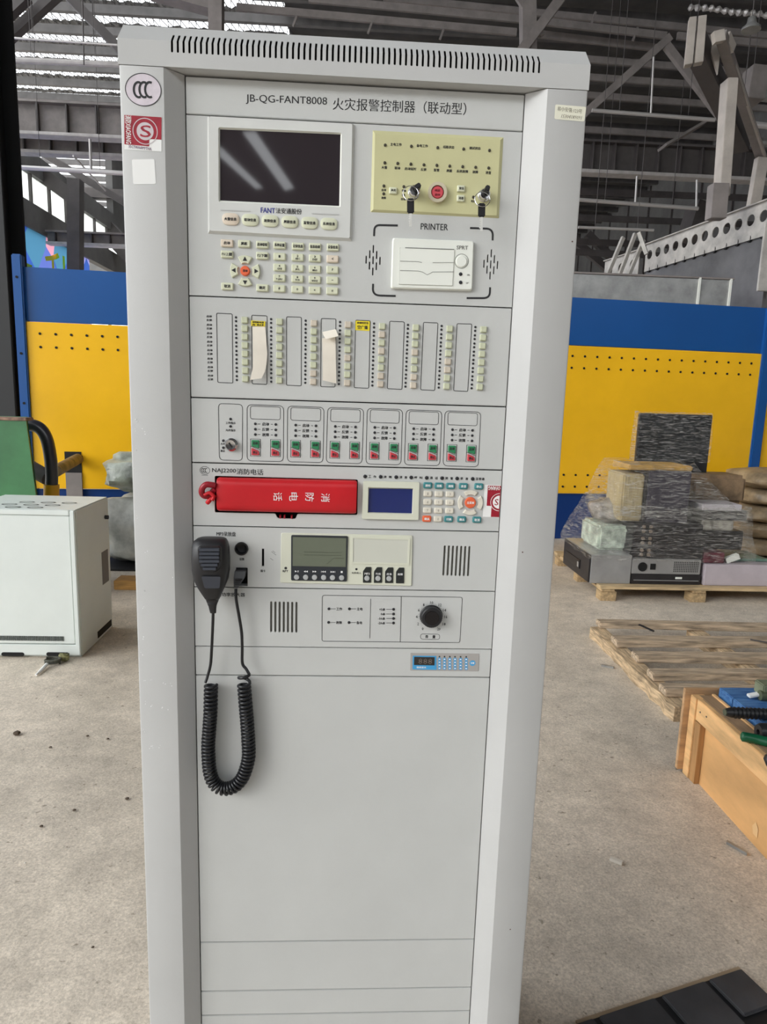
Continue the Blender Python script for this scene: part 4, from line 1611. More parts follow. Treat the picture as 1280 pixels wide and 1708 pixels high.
def cat(pts, n=6):
    out = []
    P = [Vector(p) for p in pts]
    for i in range(len(P) - 1):
        p0, p1, p2, p3 = P[max(i - 1, 0)], P[i], P[i + 1], P[min(i + 2, len(P) - 1)]
        for k in range(n):
            u = k / n
            out.append(.5 * ((2 * p1) + (p2 - p0) * u + (2 * p0 - 5 * p1 + 4 * p2 - p3) * u * u + (3 * p1 - p0 - 3 * p2 + p3) * u ** 3))
    out.append(P[-1])
    return out


m = MB()
m.tube(cat(pts), .0042, 12)
obj('cord_loop', m, REDD, t, angle=60)
q0 = [pp(*p, y=-.008) for p in ((358, 826), (352, 832), (345.5, 839.5))]
m = MB()
m.tube(cat([(q0[0][0], -.006, q0[0][1]), (q0[1][0], -.009, q0[1][1]), (q0[2][0], -.008, q0[2][1])]), [.0028] * 8 + [.0032] * 4 + [.0028], 12)
m.tube(cat([(p[0], -.013, p[1]) for p in [pp(*p_, y=-.012) for p_ in ((341, 826), (350, 822), (357, 828), (354, 834))]]), .0026, 10)
obj('cord_end', m, RED, t, angle=60)

# ---- audio player module (2U)
A5 = MOD[5]
m = MB()
txt(m, 'MP3录放盘', (361.4, 893.8), (393.3, 894.8), 7.4, E0, 2, .02)
txc(m, '话筒', (403.6, 932.6), 8, 4.4, E0, 1, .01)
txc(m, '插卡', (438.7, 952.2), 8.4, 4.4, E0, 1, .02)
txc(m, 'RPT', (476.4, 952.6), 9, 3.4, -.0023, 1, .01)
txc(m, '文件传入', (594.7, 955.8), 16, 3.4, -.0023, 1, .0)
obj('player_lettering', m, INK, A5, smooth=False, recalc=False)
bo = quad((469.4, 888.8), (688.6, 893.4), (686.8, 977.6), (467.6, 972), y=-.002)
bo = [(p[0], min(p[1], zs[5] - .002)) for p in bo]
obj('player_faceplate', MB().frustum(rnd(bo, .002, 3), 0, -.002, .0006), CREAM, A5)
bo = quad((485.8, 892.6), (580.8, 894.6), (578.9, 970.4), (485.6, 968.4), y=-.004)
obj('player_screen_surround', MB().frustum(rnd(bo, .0022, 3), -.002, -.0038, .0005), M('slate_plastic', (44, 48, 54), .35), A5)
bo = quad((488.6, 895.6), (577.8, 897.6), (577, 945.6), (488.4, 944), y=-.004)
obj('player_lcd', MB().frustum(bo, -.0038, -.0042), GLCD, A5, smooth=False, label='grey-green LCD')
m = MB()
m.stroke(quad((507, 920.6), (569.6, 922), (569.4, 926.6), (507, 925.6), y=-.0042), .0005, -.0044, True)
m.stroke(quad((545, 941), (557, 931), (575, 931), y=-.0042), .0005, -.0044)
obj('lcd_outline', m, M('lcd_line', (70, 76, 62), .4), A5, smooth=False, recalc=False)
m = MB()
for (u, v), k in zip(((495, 962.6), (510.2, 962.8), (525, 963), (540.2, 963.2), (555, 963.5), (570.2, 963.7)), ('p', '<<', '>>', '|<<', '>>|', 's')):
    x, z = pp(u, v, y=-.004)
    inst('round_button', bpy.data.meshes.get('round_button') or mesh_from('round_button', MB().frustum(circ(0, 0, .0038, 16), 0, -.0014, .0006), M('grey_button', (176, 178, 178), .4)), (x, -.0038, z), A5)
    x, z = pp(u, v - 9.6, y=-.004)
    h = .0014

    def tri(x, z, sg):
        m.add([(x + sg * h, -.0041, z), (x - sg * h, -.0041, z + h), (x - sg * h, -.0041, z - h)], [(0, 1, 2)])
    if k == 'p':
        tri(x - .001, z, 1)
        m.flat(rect(x + .0014, z, .0005, .0026), -.0041)
        m.flat(rect(x + .0026, z, .0005, .0026), -.0041)
    elif k == 's':
        m.flat(rect(x, z, .0028, .0028), -.0041)
    else:
        sg = -1 if '<' in k else 1
        tri(x - .0015, z, sg)
        tri(x + .0015, z, sg)
        if k == '|<<':
            m.flat(rect(x - .0034, z, .0005, .0026), -.0041)
        if k == '>>|':
            m.flat(rect(x + .0034, z, .0005, .0026), -.0041)
led((476.9, 947.6), A5, .0020, INK, -.002, .0004)
led((594.7, 949.4), A5, .0017, INK, -.002, .0004)
bo = quad((585.8, 894.8), (684.9, 897.4), (683, 942.7), (585.3, 940.3), y=-.003)
bi2 = quad((589.4, 898), (681.4, 900.4), (679.8, 939.4), (589, 937.4), y=-.003)
mm = MB()
mm.plate(rnd(bo, .001, 2), [bi2], -.003, -.002)
obj('window_frame', mm, CREAM, A5, smooth=False)
obj('paper_window', MB().frustum(bi2, -.002, -.0023), M('window_film', (204, 205, 194), .25), A5, smooth=False)
for i, ((u, v), s) in enumerate(zip(((612.7, 959), (631, 959.3), (649.5, 959.6), (667.8, 960)), ('MP3', '外线', '应急', '故障'))):
    w2, h2 = 6.9, 13
    q = quad((u - w2 + 5, v - h2), (u + w2, v - h2), (u + w2 - .4, v + h2), (u - w2 - .2, v + h2), (u - w2, v - h2 + 7), y=-.003)
    obj('black_tab', MB().frustum(rnd(q, .0009, 2), -.002, -.0032, .0003), M('tab_black', (36, 40, 40), .4), A5)
    txc(m, s, (u, v - 2), 8.4, 3.6, -.0035, 1, .0)
    x, z = pp(u - .2, v + 5.6, y=-.004)
    if i < 3:
        inst('round_button', bpy.data.meshes['round_button'], (x, -.0032, z), A5)
    else:
        led((u - .2, v + 5.6), A5, .0024, INK, -.0032, .0006)
obj('player_symbols', m, INKW, A5, smooth=False, recalc=False)
VB = M('louvre_inside', (128, 126, 118), .7)
for px_, mod in ((((738, 905), (790, 965)), A5), (((448, 998), (500, 1060)), MOD[6])):
    a = pp(*px_[0])
    b_ = pp(*px_[1])
    obj('louvre_backing', MB().box(a[0], b_[0], .0045, .006, b_[1], a[1]), VB, mod, smooth=False)
# jack ring and socket cavity
m = MB()
rg = [[(jack_x + r * math.cos(2 * PI * k / 24), y, jack_z + r * math.sin(2 * PI * k / 24)) for k in range(24)] for r, y in
      ((.0096, 0), (.0096, -.0022), (.0078, -.0022), (.0074, .008), (.003, .009))]
m.rings(rg, cap=False)
m.add([(jack_x + .003 * math.cos(2 * PI * k / 24), .009, jack_z + .003 * math.sin(2 * PI * k / 24)) for k in range(24)], [tuple(range(24))])
obj('jack_socket', m, BLK, A5, angle=30)
# scratches near the slot
m = MB()
for a, c in (((453, 920), (461, 926)), ((455, 918.6), (459.5, 922)), ((451, 931), (456, 934.5))):
    m.stroke([pp(*a), pp(*c)], .0007, E0)
obj('scratch', m, M('scratch_grey', (120, 120, 120), .7), A5, smooth=False, recalc=False)

# ---- amplifier module (2U)
A6 = MOD[6]
m = MB()
txt(m, '广播功率放大器', (354, 994.6), (408.8, 995.4), 6.6, E0, 2, .02)
o_ = quad((537.9, 992.8), (771.6, 996.1), (767.4, 1071.8), (537.2, 1069.4))
m.stroke(rnd(o_, .0035, 4), .0008, E0, True)
m.stroke([pp(618.6, 998.6), pp(617.2, 1064.6)], .0007, E0)
m.stroke([pp(669.7, 994.6), pp(667.8, 1070.6)], .0008, E0)
for (u, v), s in (((548.9, 1015.3), '工作'), ((583.1, 1015.4), '主电'), ((548.4, 1038), '故障'), ((582.4, 1038.2), '备电')):
    led((u, v), A6, .0021, LEDK, 0, .0012)
    m.stroke([pp(u + 3, v + .1), pp(u + 11.5, v + .2)], .0006, E0)
    txc(m, s, (u + 17.2, v + .5), 9.6, 5, E0, 1, .015)
for v, s in ((1016.2, '+3dB'), (1024, '0dB'), (1031.5, '-10dB'), (1039, '-20dB')):
    led((656.6, v), A6, .0021, LEDK, 0, .0012)
    m.stroke([pp(644.5, v), pp(654, v)], .0007, E0)
    txc(m, s, (642.6 - 1.2 * len(s), v + .4), 2.4 * len(s), 4, E0, 1, .01)
for (u, v), s in zip(((705.3, 1048.8), (697.8, 1040.6), (695.3, 1028.7), (698.8, 1017.7), (707, 1008.8), (720.3, 1005.2), (734.4, 1009), (741.9, 1017.7), (743.8, 1028.9), (741, 1041), (732.3, 1049.3)),
                     ('0', '2', '4', '6', '8', '10', '12', '14', '16', '18', '20')):
    txc(m, s, (u, v), 2.5 * len(s), 4.6, E0, 1, 0)
kx, kz = pp(720.1, 1028.9, y=-.006)
for k in range(31):
    a = math.radians(-130 + 260 * k / 30)
    m.stroke([(kx + .0172 * math.sin(a), kz + .0172 * math.cos(a)), (kx + .0184 * math.sin(a), kz + .0184 * math.cos(a))], .0004, E0)
o_ = quad((701.8, 1057.2), (733.9, 1057.8), (733.6, 1066.6), (701.6, 1066))
m.stroke(rnd(o_, .004, 5), .0006, E0, True)
txc(m, '音', (712, 1061.8), 5, 5.2, E0, 1, .01)
txc(m, '量', (724, 1062.2), 5, 5.2, E0, 1, .01)
obj('amplifier_lettering', m, INK, A6, smooth=False, recalc=False)
rg = []
for r, y in ((.0165, -.0005), (.0168, -.002), (.0152, -.0035), (.0150, -.0105), (.0140, -.0118), (.0105, -.0120), (.0100, -.0112)):
    rg.append([(kx + r * (1 + (.02 if (k % 2 and r < .0155 and r > .0145) else 0)) * math.cos(2 * PI * k / 60), y, kz + r * (1 + (.02 if (k % 2 and .0145 < r < .0155) else 0)) * math.sin(2 * PI * k / 60)) for k in range(60)])
obj('volume_knob', MB().rings(rg), BLK, A6, angle=30, label='black volume knob')
m = MB()
m.cyl((kx, -.0110, kz), (kx, -.0126, kz), .0102, 30)
obj('knob_disc', m, M('spun_disc', (52, 50, 52), .25, metal=.8), A6, angle=30)

# ---- temperature module (1U)
A7 = MOD[7]
q = quad((684.9, 1089.2), (799.7, 1090.6), (798.3, 1119.8), (684.2, 1118.4), y=-.0008)
obj('meter_plate', MB().frustum(rnd(q, .001, 2), 0, -.0008, .0003), M('meter_grey', (168, 164, 160), .5), A7)
m = MB()
q = quad((688.8, 1093.6), (728.2, 1094.2), (728.6, 1117.2), (688.4, 1116.4), y=-.0008)
m.flat(q, -.0010)
for u in (733.4, 741.8, 750.6, 759.3, 768.6, 778):
    for k in range(4):
        x, z = pp(u, 1099.4 + k * 5 + (u - 733) * .01, y=-.0008)
        m.flat(circ(x, z, .0026, 12), -.0010)
x, z = pp(788.5, 1106, y=-.0008)
m.flat(circ(x, z, .0044, 16), -.0010)
obj('blue_print', m, TEMPB, A7, smooth=False, recalc=False)
q = quad((691.2, 1095.6), (725.2, 1096.2), (724.8, 1109.6), (690.8, 1109), y=-.0012)
obj('meter_display', MB().frustum(q, -.0008, -.0016), M('meter_black', (46, 42, 40), .3), A7, smooth=False)
m = MB()
txt(m, '888', (698, 1107.4), (721, 1107.8), 9, -.0018, 1, -.01)
obj('segment_digits', m, M('unlit_segment', (118, 108, 100), .5), A7, smooth=False, recalc=False)
m = MB()
txc(m, '温度显示', (703, 1113.2), 16, 3, -.0012, 1, .01)
for u in (733.4, 741.8, 750.6, 759.3, 768.6, 778):
    for k in range(4):
        x, z = pp(u, 1099.4 + k * 5 + (u - 733) * .01, y=-.0008)
        m.flat(rect(x, z, .0024, .0018), -.0012)
txc(m, '设置', (788.5, 1106), 6, 3, -.0012, 1, .01)
obj('meter_lettering', m, INKW, A7, smooth=False, recalc=False)
for u in (733.4, 741.8, 750.6, 759.3, 768.6, 778):
    led((u, 1095.2 + (u - 733) * .01), A7, .0012, INK, -.0008, .0003)

# ---- stickers on the posts
YP = YF - .0003
x, z = pp(239.2, 149.8, y=YF)
m = MB()
m.flat(circ(x, z, .0222, 40, .0190), YP)
p1 = obj('certification_sticker', m, STS, t_cab, smooth=False, recalc=False, label='oval silver-pink sticker with black compulsory certification mark')
m = MB()
m.stroke(circ(x, z, .0217, 48, .0185), .0009, YP - .0002, True)
for u0 in (231.4, 240.8, 250.2):
    x, z = pp(u0, 150, y=YF)
    pts_ = [(x + .0058 * math.cos(a), z + .0086 * math.sin(a)) for a in [PI * .36 + PI * 1.28 * k / 14 for k in range(15)]]
    m.stroke(pts_, .0027, YP - .0002)
obj('certification_mark', m, INK, p1, smooth=False, recalc=False)
q = quad((207.2, 191.6), (270.2, 195.6), (269.6, 253), (207.6, 249.4), y=YF)
m = MB()
m.flat(q, YP)
p2 = obj('inspection_sticker', m, STW, t_cab, smooth=False, recalc=False, label='red sticker with a silver S emblem, a blank white corner')
m = MB()
m.flat([quadf(q, a, b_) for a, b_ in ((.004, .004), (.995, .004), (.995, .655), (.67, .655), (.67, .87), (.004, .85))], YP - .0002)
obj('red_field', m, STR, p2, smooth=False, recalc=False)
m = MB()
cx_, cz_ = quadf(q, .56, .44)
m.flat(circ(cx_, cz_, .0105, 30), YP - .0004)
m.stroke(circ(cx_, cz_, .0150, 36), .0010, YP - .0004, True)
obj('silver_emblem', m, M('emblem_silver', (206, 196, 200), .35), p2, smooth=False, recalc=False)
m = MB()
textq(m, 'S', (cx_ - .0062, cz_ - .0068), (.0128, 0), (.001, .0136), YP - .0006, 3, .04)
obj('emblem_letter', m, STR, p2, smooth=False, recalc=False)
m = MB()
a = quadf(q, .025, .015)
b_ = quadf(q, .025, .83)
textq(m, '消防XIAOFANG', (a[0], a[1]), (0, b_[1] - a[1]), (.0078, 0), YP - .0004, 2, .02)
obj('side_lettering', m, STW, p2, smooth=False, recalc=False)
m = MB()
a = quadf(q, .12, .95)
textq(m, '35CTWAAM9THA', a, (.028, -.0016), (0, .0034), YP - .0004, 1, 0)
obj('code_lettering', m, M('mauve_ink', (130, 110, 130), .6), p2, smooth=False, recalc=False)
q = quad((220, 266), (257.8, 265.4), (260.4, 307), (222.4, 307.6), y=YF)
m = MB()
m.flat(rnd(q, .002, 3), YP)
obj('blank_sticker', m, STW, t_cab, smooth=False, recalc=False, label='small square white sticker')
q = quad((926.6, 174.2), (978.2, 178.4), (975, 203), (925, 198.8), y=YF)
m = MB()
m.flat(rnd(q, .002, 3), YP)
p3 = obj('handwritten_label', m, M('label_cream', (226, 224, 206), .6), t_cab, smooth=False, recalc=False, label='cream label with faint handwriting')
m = MB()
a = quadf(q, .08, .42)
textq(m, '易小安强:123号', a, (.032, -.0020), (0, .0052), YP - .0002, 1, -.012)
a = quadf(q, .22, .88)
textq(m, '15304189091', a, (.026, -.0010), (.001, .0044), YP - .0002, 1, -.012)
obj('handwriting', m, M('pencil_ink', (120, 116, 100), .7), p3, smooth=False, recalc=False)
# paint chips on the left post
m = MB()
for u, v in ((225, 1139), (232, 1136), (242, 1134), (252, 1135), (272, 1137), (276, 1142), (286, 1141), (244, 1172), (254, 1176), (272, 1180), (282, 1183), (241, 1219), (251, 1247), (256, 1246), (267, 1246),
             (226, 718), (236, 716), (242, 722), (228, 750), (222, 781), (230, 862), (244, 921), (238, 1015), (240, 1064), (236, 1090), (297, 1000), (290, 962), (240, 985), (228, 700)):
    for j in range(2):
        x, z = pp(u + random.uniform(-2, 2), v + random.uniform(-3, 3), y=YF)
        r = random.uniform(.0005, .0012)
        if x > XI - .003 or x < XO + .003:
            continue
        m.flat([(x + r * random.uniform(.6, 1.2) * math.cos(k), z + r * random.uniform(.6, 1.4) * math.sin(k)) for k in (0, 1, 2, 3, 4, 5)], YP)
obj('paint_chip', m, SCR, t_cab, smooth=False, recalc=False)
m = MB()
for u, v in ((955, 403), (851.5, 1550), (872, 921)):
    x, z = pp(u, v, y=YF)
    if x < XI2 + .003:
        continue
    m.flat(circ(x, z, .0011, 8), YP)
obj('rust_spot', m, M('rust', (92, 70, 62), .8), t_cab, smooth=False, recalc=False)

# ================================================================== hand microphone and its coiled cord
ymf = -.042
t = thing('hand_microphone', 'black hand microphone with coiled cord hanging at the left of the rack', 'microphone', (pp(352, 940, y=-.03)[0], -.02, pp(352, 940, y=-.03)[1]))


def P3(u, v, y):
    p = at(u, v, y=y)
    return Vector((p.x, y, p.z))


prof = [  # v, left u, right u, front y, back y
    (896.5, 335, 374, -.034, -.018), (898.5, 329, 377.5, -.038, -.014), (903, 323.5, 380, -.043, -.011), (912, 321.2, 382, -.047, -.009), (930, 320.6, 383.4, -.048, -.008),
    (950, 321.5, 383.2, -.047, -.008), (966, 324.5, 380.5, -.044, -.009), (978, 330, 375.5, -.040, -.011), (988, 336, 371, -.036, -.013), (995, 340.5, 368, -.033, -.015),
    (998, 342.2, 366.6, -.031, -.016), (999, 343.4, 365.6, -.029, -.017), (1004, 345, 364, -.028, -.018), (1005, 345.8, 363.4, -.0285, -.0175), (1009, 347, 362, -.028, -.018), (1010, 347.8, 361.6, -.0275, -.0185),
    (1015, 349, 361, -.027, -.019), (1022, 350.8, 360.8, -.026, -.020)]
rg = []
for v, ul, ur, yf, yb_ in prof:
    ym = (yf + yb_) / 2
    a, b_ = P3(ul, v, ym), P3(ur, v, ym)
    c = (a + b_) / 2
    hw = (b_ - a).length / 2
    row = []
    for k in range(28):
        an = 2 * PI * k / 28
        cs, sn = math.cos(an), math.sin(an)
        ex = .62
        row.append((c.x + hw * math.copysign(abs(cs) ** ex, cs), ym - (yb_ - yf) / 2 * math.copysign(abs(sn) ** .75, sn), c.z))
    rg.append(row)
obj('microphone_body', MB().rings(rg), BLK, t, angle=50)
# grille: recessed surround, six ribs
gq = [P3(u, v, -.0475) for u, v in ((329, 915), (333, 911), (366, 911), (369.6, 915), (370.6, 940), (366, 951), (358, 955.5), (344, 955.5), (335, 950), (330.4, 940))]
m = MB()
gp = rnd([(p.x, p.z) for p in gq], .004, 3)
m.frustum(gp, -.040, -.0485, .0015)
obj('grille_surround', m, BLK, t, angle=40)
m = MB()
for k in range(6):
    v = 917 + k * 6.3
    ul = 332.6 + (0 if k < 4 else (k - 3) * 3.0)
    ur = 366.4 - (0 if k < 4 else (k - 3) * 2.6)
    a, b_ = P3(ul, v, -.0495), P3(ur, v, -.0495)
    m.obox((a + b_) / 2, (b_ - a) / 2, (0, .0022, 0), (0, 0, .0019))
obj('grille_slat', m, BLK2, t, bevel=.0006)
m = MB()
lp_ = [P3(u, v, -.044) for u, v in ((337, 960), (369, 960.4), (366, 982), (341, 982))]
lq = rnd([(p.x, p.z) for p in lp_], .002, 2)
n = len(lq)
m.add([(p[0], -.0484 + (lp_[0].z - p[1]) * .34, p[1]) for p in lq], [tuple(range(n))])
obj('label_plate', m, BLK2, t, smooth=False, recalc=False)
m = MB()
hx = P3(352, 925, -.005)
m.box(hx.x - .008, hx.x + .008, -.012, 0.0, hx.z - .008, hx.z + .008)
obj('hanging_hook', m, BLK, t, bevel=.001)
# cords
cordm = M('cord_black', (22, 23, 27), .32)
pts = [P3(355.8, 1018, -.023), P3(355.2, 1040, -.022), P3(353.4, 1080, -.016), P3(351.4, 1108, -.014), P3(346.4, 1128, -.014), P3(342.6, 1139, -.016)]
m = MB()
m.tube(cat(pts), .0021, 10)
obj('straight_cord', m, cordm, t, angle=60)
cl = [(352.5, 1141), (352.0, 1160), (351.3, 1190), (349.6, 1215), (347.8, 1240), (348.4, 1265), (350.3, 1285), (355, 1301), (364, 1311.5), (376, 1315), (389, 1312), (400, 1303), (408.5, 1288), (415.0, 1262), (414.5, 1235), (412.6, 1205), (410.4, 1180), (408.8, 1160), (407.6, 1142), (408.6, 1122)]
cpath = cat([P3(u, v, -.0125) for u, v in cl], 24)
# arc length
L = [0]
for i in range(1, len(cpath)):
    L.append(L[-1] + (cpath[i] - cpath[i - 1]).length)
TOT = L[-1]


def along(s):
    import bisect
    i = min(max(bisect.bisect(L, s) - 1, 0), len(L) - 2)
    f = (s - L[i]) / max(L[i + 1] - L[i], 1e-9)
    return cpath[i].lerp(cpath[i + 1], f), (cpath[i + 1] - cpath[i]).normalized()


helix = []
s = 0.0
ph = PI * 1.0
SPT = 14
while s < TOT:
    pt, d = along(s)
    fs_ = s / TOT
    pitch = .0062 if fs_ < .12 else .0055
    if fs_ > .86:
        pitch = .0062
    if fs_ > .955:
        pitch = .016
    side = Vector((d.z, 0, -d.x)).normalized()
    outv = Vector((0, 1, 0))
    R = .0082
    helix.append(pt + side * R * math.cos(ph) + outv * R * math.sin(ph) * 1.0 + Vector((0, -.001, 0)))
    ph += 2 * PI / SPT
    s += pitch / SPT
m = MB()
m.tube(helix, .0023, 8)
obj('coiled_cord', m, cordm, t, angle=70)
last = helix[-1]
pts = [last, P3(411, 1116, -.015), P3(404.5, 1106, -.013), P3(404.2, 1080, -.012), P3(403.2, 1055, -.012), P3(399, 1028, -.014), P3(394.2, 1000, -.016), P3(393.6, 982, -.014)]
m = MB()
m.tube(cat(pts), .0022, 10)
obj('plug_cord', m, cordm, t, angle=60)
# plug
m = MB()
q0 = P3(402, 952, -.004)
rows = []
for v, ul, ur, yf, yb_ in ((948.5, 394.5, 411, -.004, .010), (950, 393.5, 411.5, -.010, .010), (962, 391.6, 409.4, -.014, .004), (968, 391.2, 405, -.016, -.002), (980, 391, 397.5, -.0175, -.009)):
    ym = (yf + yb_) / 2
    a, b_ = P3(ul, v, ym), P3(ur, v, ym)
    c = (a + b_) / 2
    hw = (b_ - a).length / 2
    rows.append([(c.x + hw * sx_, ym + (yb_ - yf) / 2 * sy_, c.z) for sx_, sy_ in ((-1, -1), (1, -1), (1, 1), (-1, 1))])
m.rings(rows)
obj('cord_plug', m, M('grey_plug', (70, 70, 72), .4), t, bevel=.0008)
m = MB()
for k in range(4):
    a, b_ = P3(392.2 + k * .1, 966 + k * 3, -.0168), P3(404 - k * 1.6, 966 + k * 3, -.0168)
    m.beam(a, b_, .002, .001)
obj('plug_rib', m, BLK, t)

def blob(c, sx_, sy_, sz_, seed, amp=.16, nu=28, nv=16, flat=True):
    random.seed(seed)
    ph_ = [random.uniform(0, 6) for _ in range(12)]
    rg = []
    for j in range(nv + 1):
        v = PI * j / nv
        row = []
        for i in range(nu):
            u = 2 * PI * i / nu
            k = 1 + amp * (math.sin(3 * u + ph_[0] + 2 * v) * .4 + math.sin(5 * u - 3 * v + ph_[1]) * .3 + math.sin(7 * v + 2 * u + ph_[2]) * .25 + math.sin(11 * u + 6 * v + ph_[3]) * .15)
            x = math.copysign(abs(math.cos(u)) ** .75, math.cos(u)) * math.sin(v) ** .7 * sx_ * k
            y = math.copysign(abs(math.sin(u)) ** .75, math.sin(u)) * math.sin(v) ** .7 * sy_ * k
            z = math.copysign(abs(math.cos(v)) ** .8, math.cos(v)) * sz_ * k
            row.append((c[0] + x, c[1] + y, max(.004, c[2] + z)))
        rg.append(row)
    return MB().rings(rg)



# ================================================================== LEFT: white power cabinet and neighbours
WHT = M('white_cabinet_paint', (222, 228, 224), .4, var=.02, scale=3)
WHS = M('white_cabinet_side', (206, 200, 196), .45, var=.02, scale=3)
fr = at(135, 1098, z=0)
yc = fr.y
xr_ = fr.x
bk = at(181, 1046, z=0)
hgt = at(124, 852, y=yc).z
fl0 = xr_ - .60
t = thing('power_cabinet', 'white floor standing power supply cabinet at the left edge', 'cabinet', ((xr_ + fl0) / 2, yc + .3, 0))
dp = bk.y - yc
obj('body', MB().box(fl0, xr_, yc + .02, yc + dp, .0, hgt), WHT, t, bevel=.006)
fm = MB()
xd1 = xr_ - .028
dz1, dz0 = hgt - .03, .125
fm.box(fl0, xr_ - .002, yc, yc + .02, .015, .075)
obj('base_rail', fm, WHT, t, bevel=.003)
obj('door', MB().box(fl0 + .02, xd1, yc + .004, yc + .02, .08, dz1), WHT, t, bevel=.003)
obj('frame_edge', MB().box(xd1 + .003, xr_, yc - .002, yc + .02, .015, hgt), WHT, t, bevel=.004)
obj('top_edge', MB().box(fl0, xd1 + .002, yc - .002, yc + .02, dz1 + .003, hgt), WHT, t, bevel=.003)
gz = at(50, 1065, y=yc).z
gx0, gx1 = fl0 + .04, at(107, 1065, y=yc).x
gm = MB()
nn = 60
for k in range(nn):
    x = gx0 + (gx1 - gx0) * k / nn
    gm.box(x, x + (gx1 - gx0) / nn * .5, yc + .0005, yc + .0045, gz - .013, gz + .013)
obj('vent_slot', gm, M('vent_shadow', (70, 76, 74), .8), t, smooth=False, kind='stuff')
for u0, u1 in ((2, 41), (77, 116)):
    a, b_ = at(u0, 1091, y=yc), at(u1, 1092, y=yc)
    m = MB()
    m.frustum(slot(a.x + .012, a.z, b_.x - .012, a.z, .022, 6), yc + .001, yc - .0012)
    obj('lift_hole', m, DARK, t, smooth=False)
m = MB()
tz = hgt + .0015
for r in range(3):
    for c in range(3):
        x0 = xr_ - .46 + c * .115 + r * .055
        y0 = yc + .07 + r * .085
        m.add([(x0 + .042 * math.cos(2 * PI * k / 12) + .0, y0 + .026 * math.sin(2 * PI * k / 12), tz) for k in range(12)] +
              [(x0 + .034 * math.cos(2 * PI * k / 12), y0 + .018 * math.sin(2 * PI * k / 12), tz) for k in range(12)],
              [(k, (k + 1) % 12, (k + 1) % 12 + 12, k + 12) for k in range(12)])
obj('cable_cutout', m, M('cutout_dark', (58, 60, 58), .7), t, smooth=False, recalc=False)
m = MB()
for z0, z1, ya, yb2 in ((.55, .62, .36, .46), (.25, .5, .36, .47)):
    pass
m.box(xr_, xr_ + .002, yc + dp * .72, yc + dp * .92, hgt * .38, hgt * .62)
obj('side_vent', m, M('side_vent_grey', (120, 116, 114), .7), t, smooth=False)
m = MB()
m.box(xr_ - .001, xr_ + .002, yc + dp * .5, yc + dp * .95, 0.02, .06)
obj('side_base_gap', m, DARK, t, smooth=False)
# knob on far side
q = at(170, 862, y=yc + dp * .9)
obj('side_latch', MB().cyl((xr_, yc + dp * .88, q.z), (xr_ + .02, yc + dp * .88, q.z), .012, 10), BLK, t)

# cable bundle on the floor in front
t = thing('cable_tail', 'short muddy cable tail with a white end on the floor before the white cabinet', 'cable', at(95, 1104, z=0))
p_ = at(106, 1097, z=.02)
obj('muddy_lump', blob((p_.x, p_.y, .022), .028, .022, .02, 77, .3, 14, 8), M('muddy', (128, 126, 84), .7, var=.5, scale=60), t, angle=50)
p_ = at(88, 1105, z=.012)
m = MB()
m.tube([(p_.x + (.036 + .002 * k / 24) * math.cos(k * PI / 8), p_.y + .022 * math.sin(k * PI / 8), .008 + .0007 * k) for k in range(40)], .006, 8)
obj('muddy_cable', m, M('dark_mud', (72, 72, 62), .7, var=.4, scale=60), t)
m = MB()
m.tube([at(78, 1108, z=.015), at(70, 1117, z=.012), at(60, 1126, z=.008)], [.009, .010, .005], 8)
obj('cable_end', m, STW, t)

# green machine box with rusty top, arched pipe
gy_ = 3.6
GRN = M('green_machine_paint', (60, 116, 72), .45, var=.12, scale=4)
a, b_ = at(42, 702, y=gy_), at(60, 840, y=gy_)
zt_ = a.z
t = thing('green_machine', 'green sheet metal machine body behind the white cabinet', 'machine', (a.x - .4, gy_ + .3, 0))
m = MB()
vs = [(a.x - .8, gy_, 0), (b_.x + .06, gy_, 0), (b_.x, gy_, b_.z), (a.x, gy_, zt_), (a.x - .8, gy_, zt_)]
vs2 = [(x - .22, gy_ + .5, z) for x, y, z in vs]
m.add(vs + vs2, [(0, 1, 2, 3, 4), (9, 8, 7, 6, 5)] + [(i, (i + 1) % 5, (i + 1) % 5 + 5, i + 5) for i in range(5)])
obj('machine_body', m, GRN, t, bevel=.006)
obj('rusty_rim', MB().box(a.x - .8, a.x + .01, gy_ - .01, gy_ + .1, zt_, zt_ + .02), M('rusty_rim', (140, 112, 96), .8, var=.35, scale=20), t, bevel=.004)
PB = M('black_pipe', (52, 52, 60), .28, spec=.7)
yp = 4.2
t = thing('arched_pipe', 'glossy black arched pipe with a yellow collar beside the green machine', 'pipe', at(85, 830, y=yp))
m = MB()
m.tube(cat([at(30, 712, y=yp), at(50, 709, y=yp), at(66, 714, y=yp), at(77, 730, y=yp), at(83, 755, y=yp), at(86, 785, y=yp), at(86, 830, y=yp), at(88, 900, y=yp), Vector((at(88, 900, y=yp).x, yp, 0.0))]), .045, 16)
obj('pipe_bend', m, PB, t, angle=60)
obj('yellow_collar', MB().cyl(at(86, 808, y=yp), at(86, 850, y=yp), .055, 18), M('collar_yellow', (216, 160, 24), .4), t)
obj('pipe_stub', MB().cyl(at(50, 780, y=4.3), at(80, 797, y=4.25), .06, 14), STEEL_D, t)
t = tag(obj('rusty_bar', MB().cyl(at(92, 786, y=4.6), at(134, 763, y=5.74), .05, 14), M('rusty_bar', (120, 100, 72), .6, var=.35, scale=9)), 'rusty round bar passing into the cut-out of the yellow sheet', 'bar')



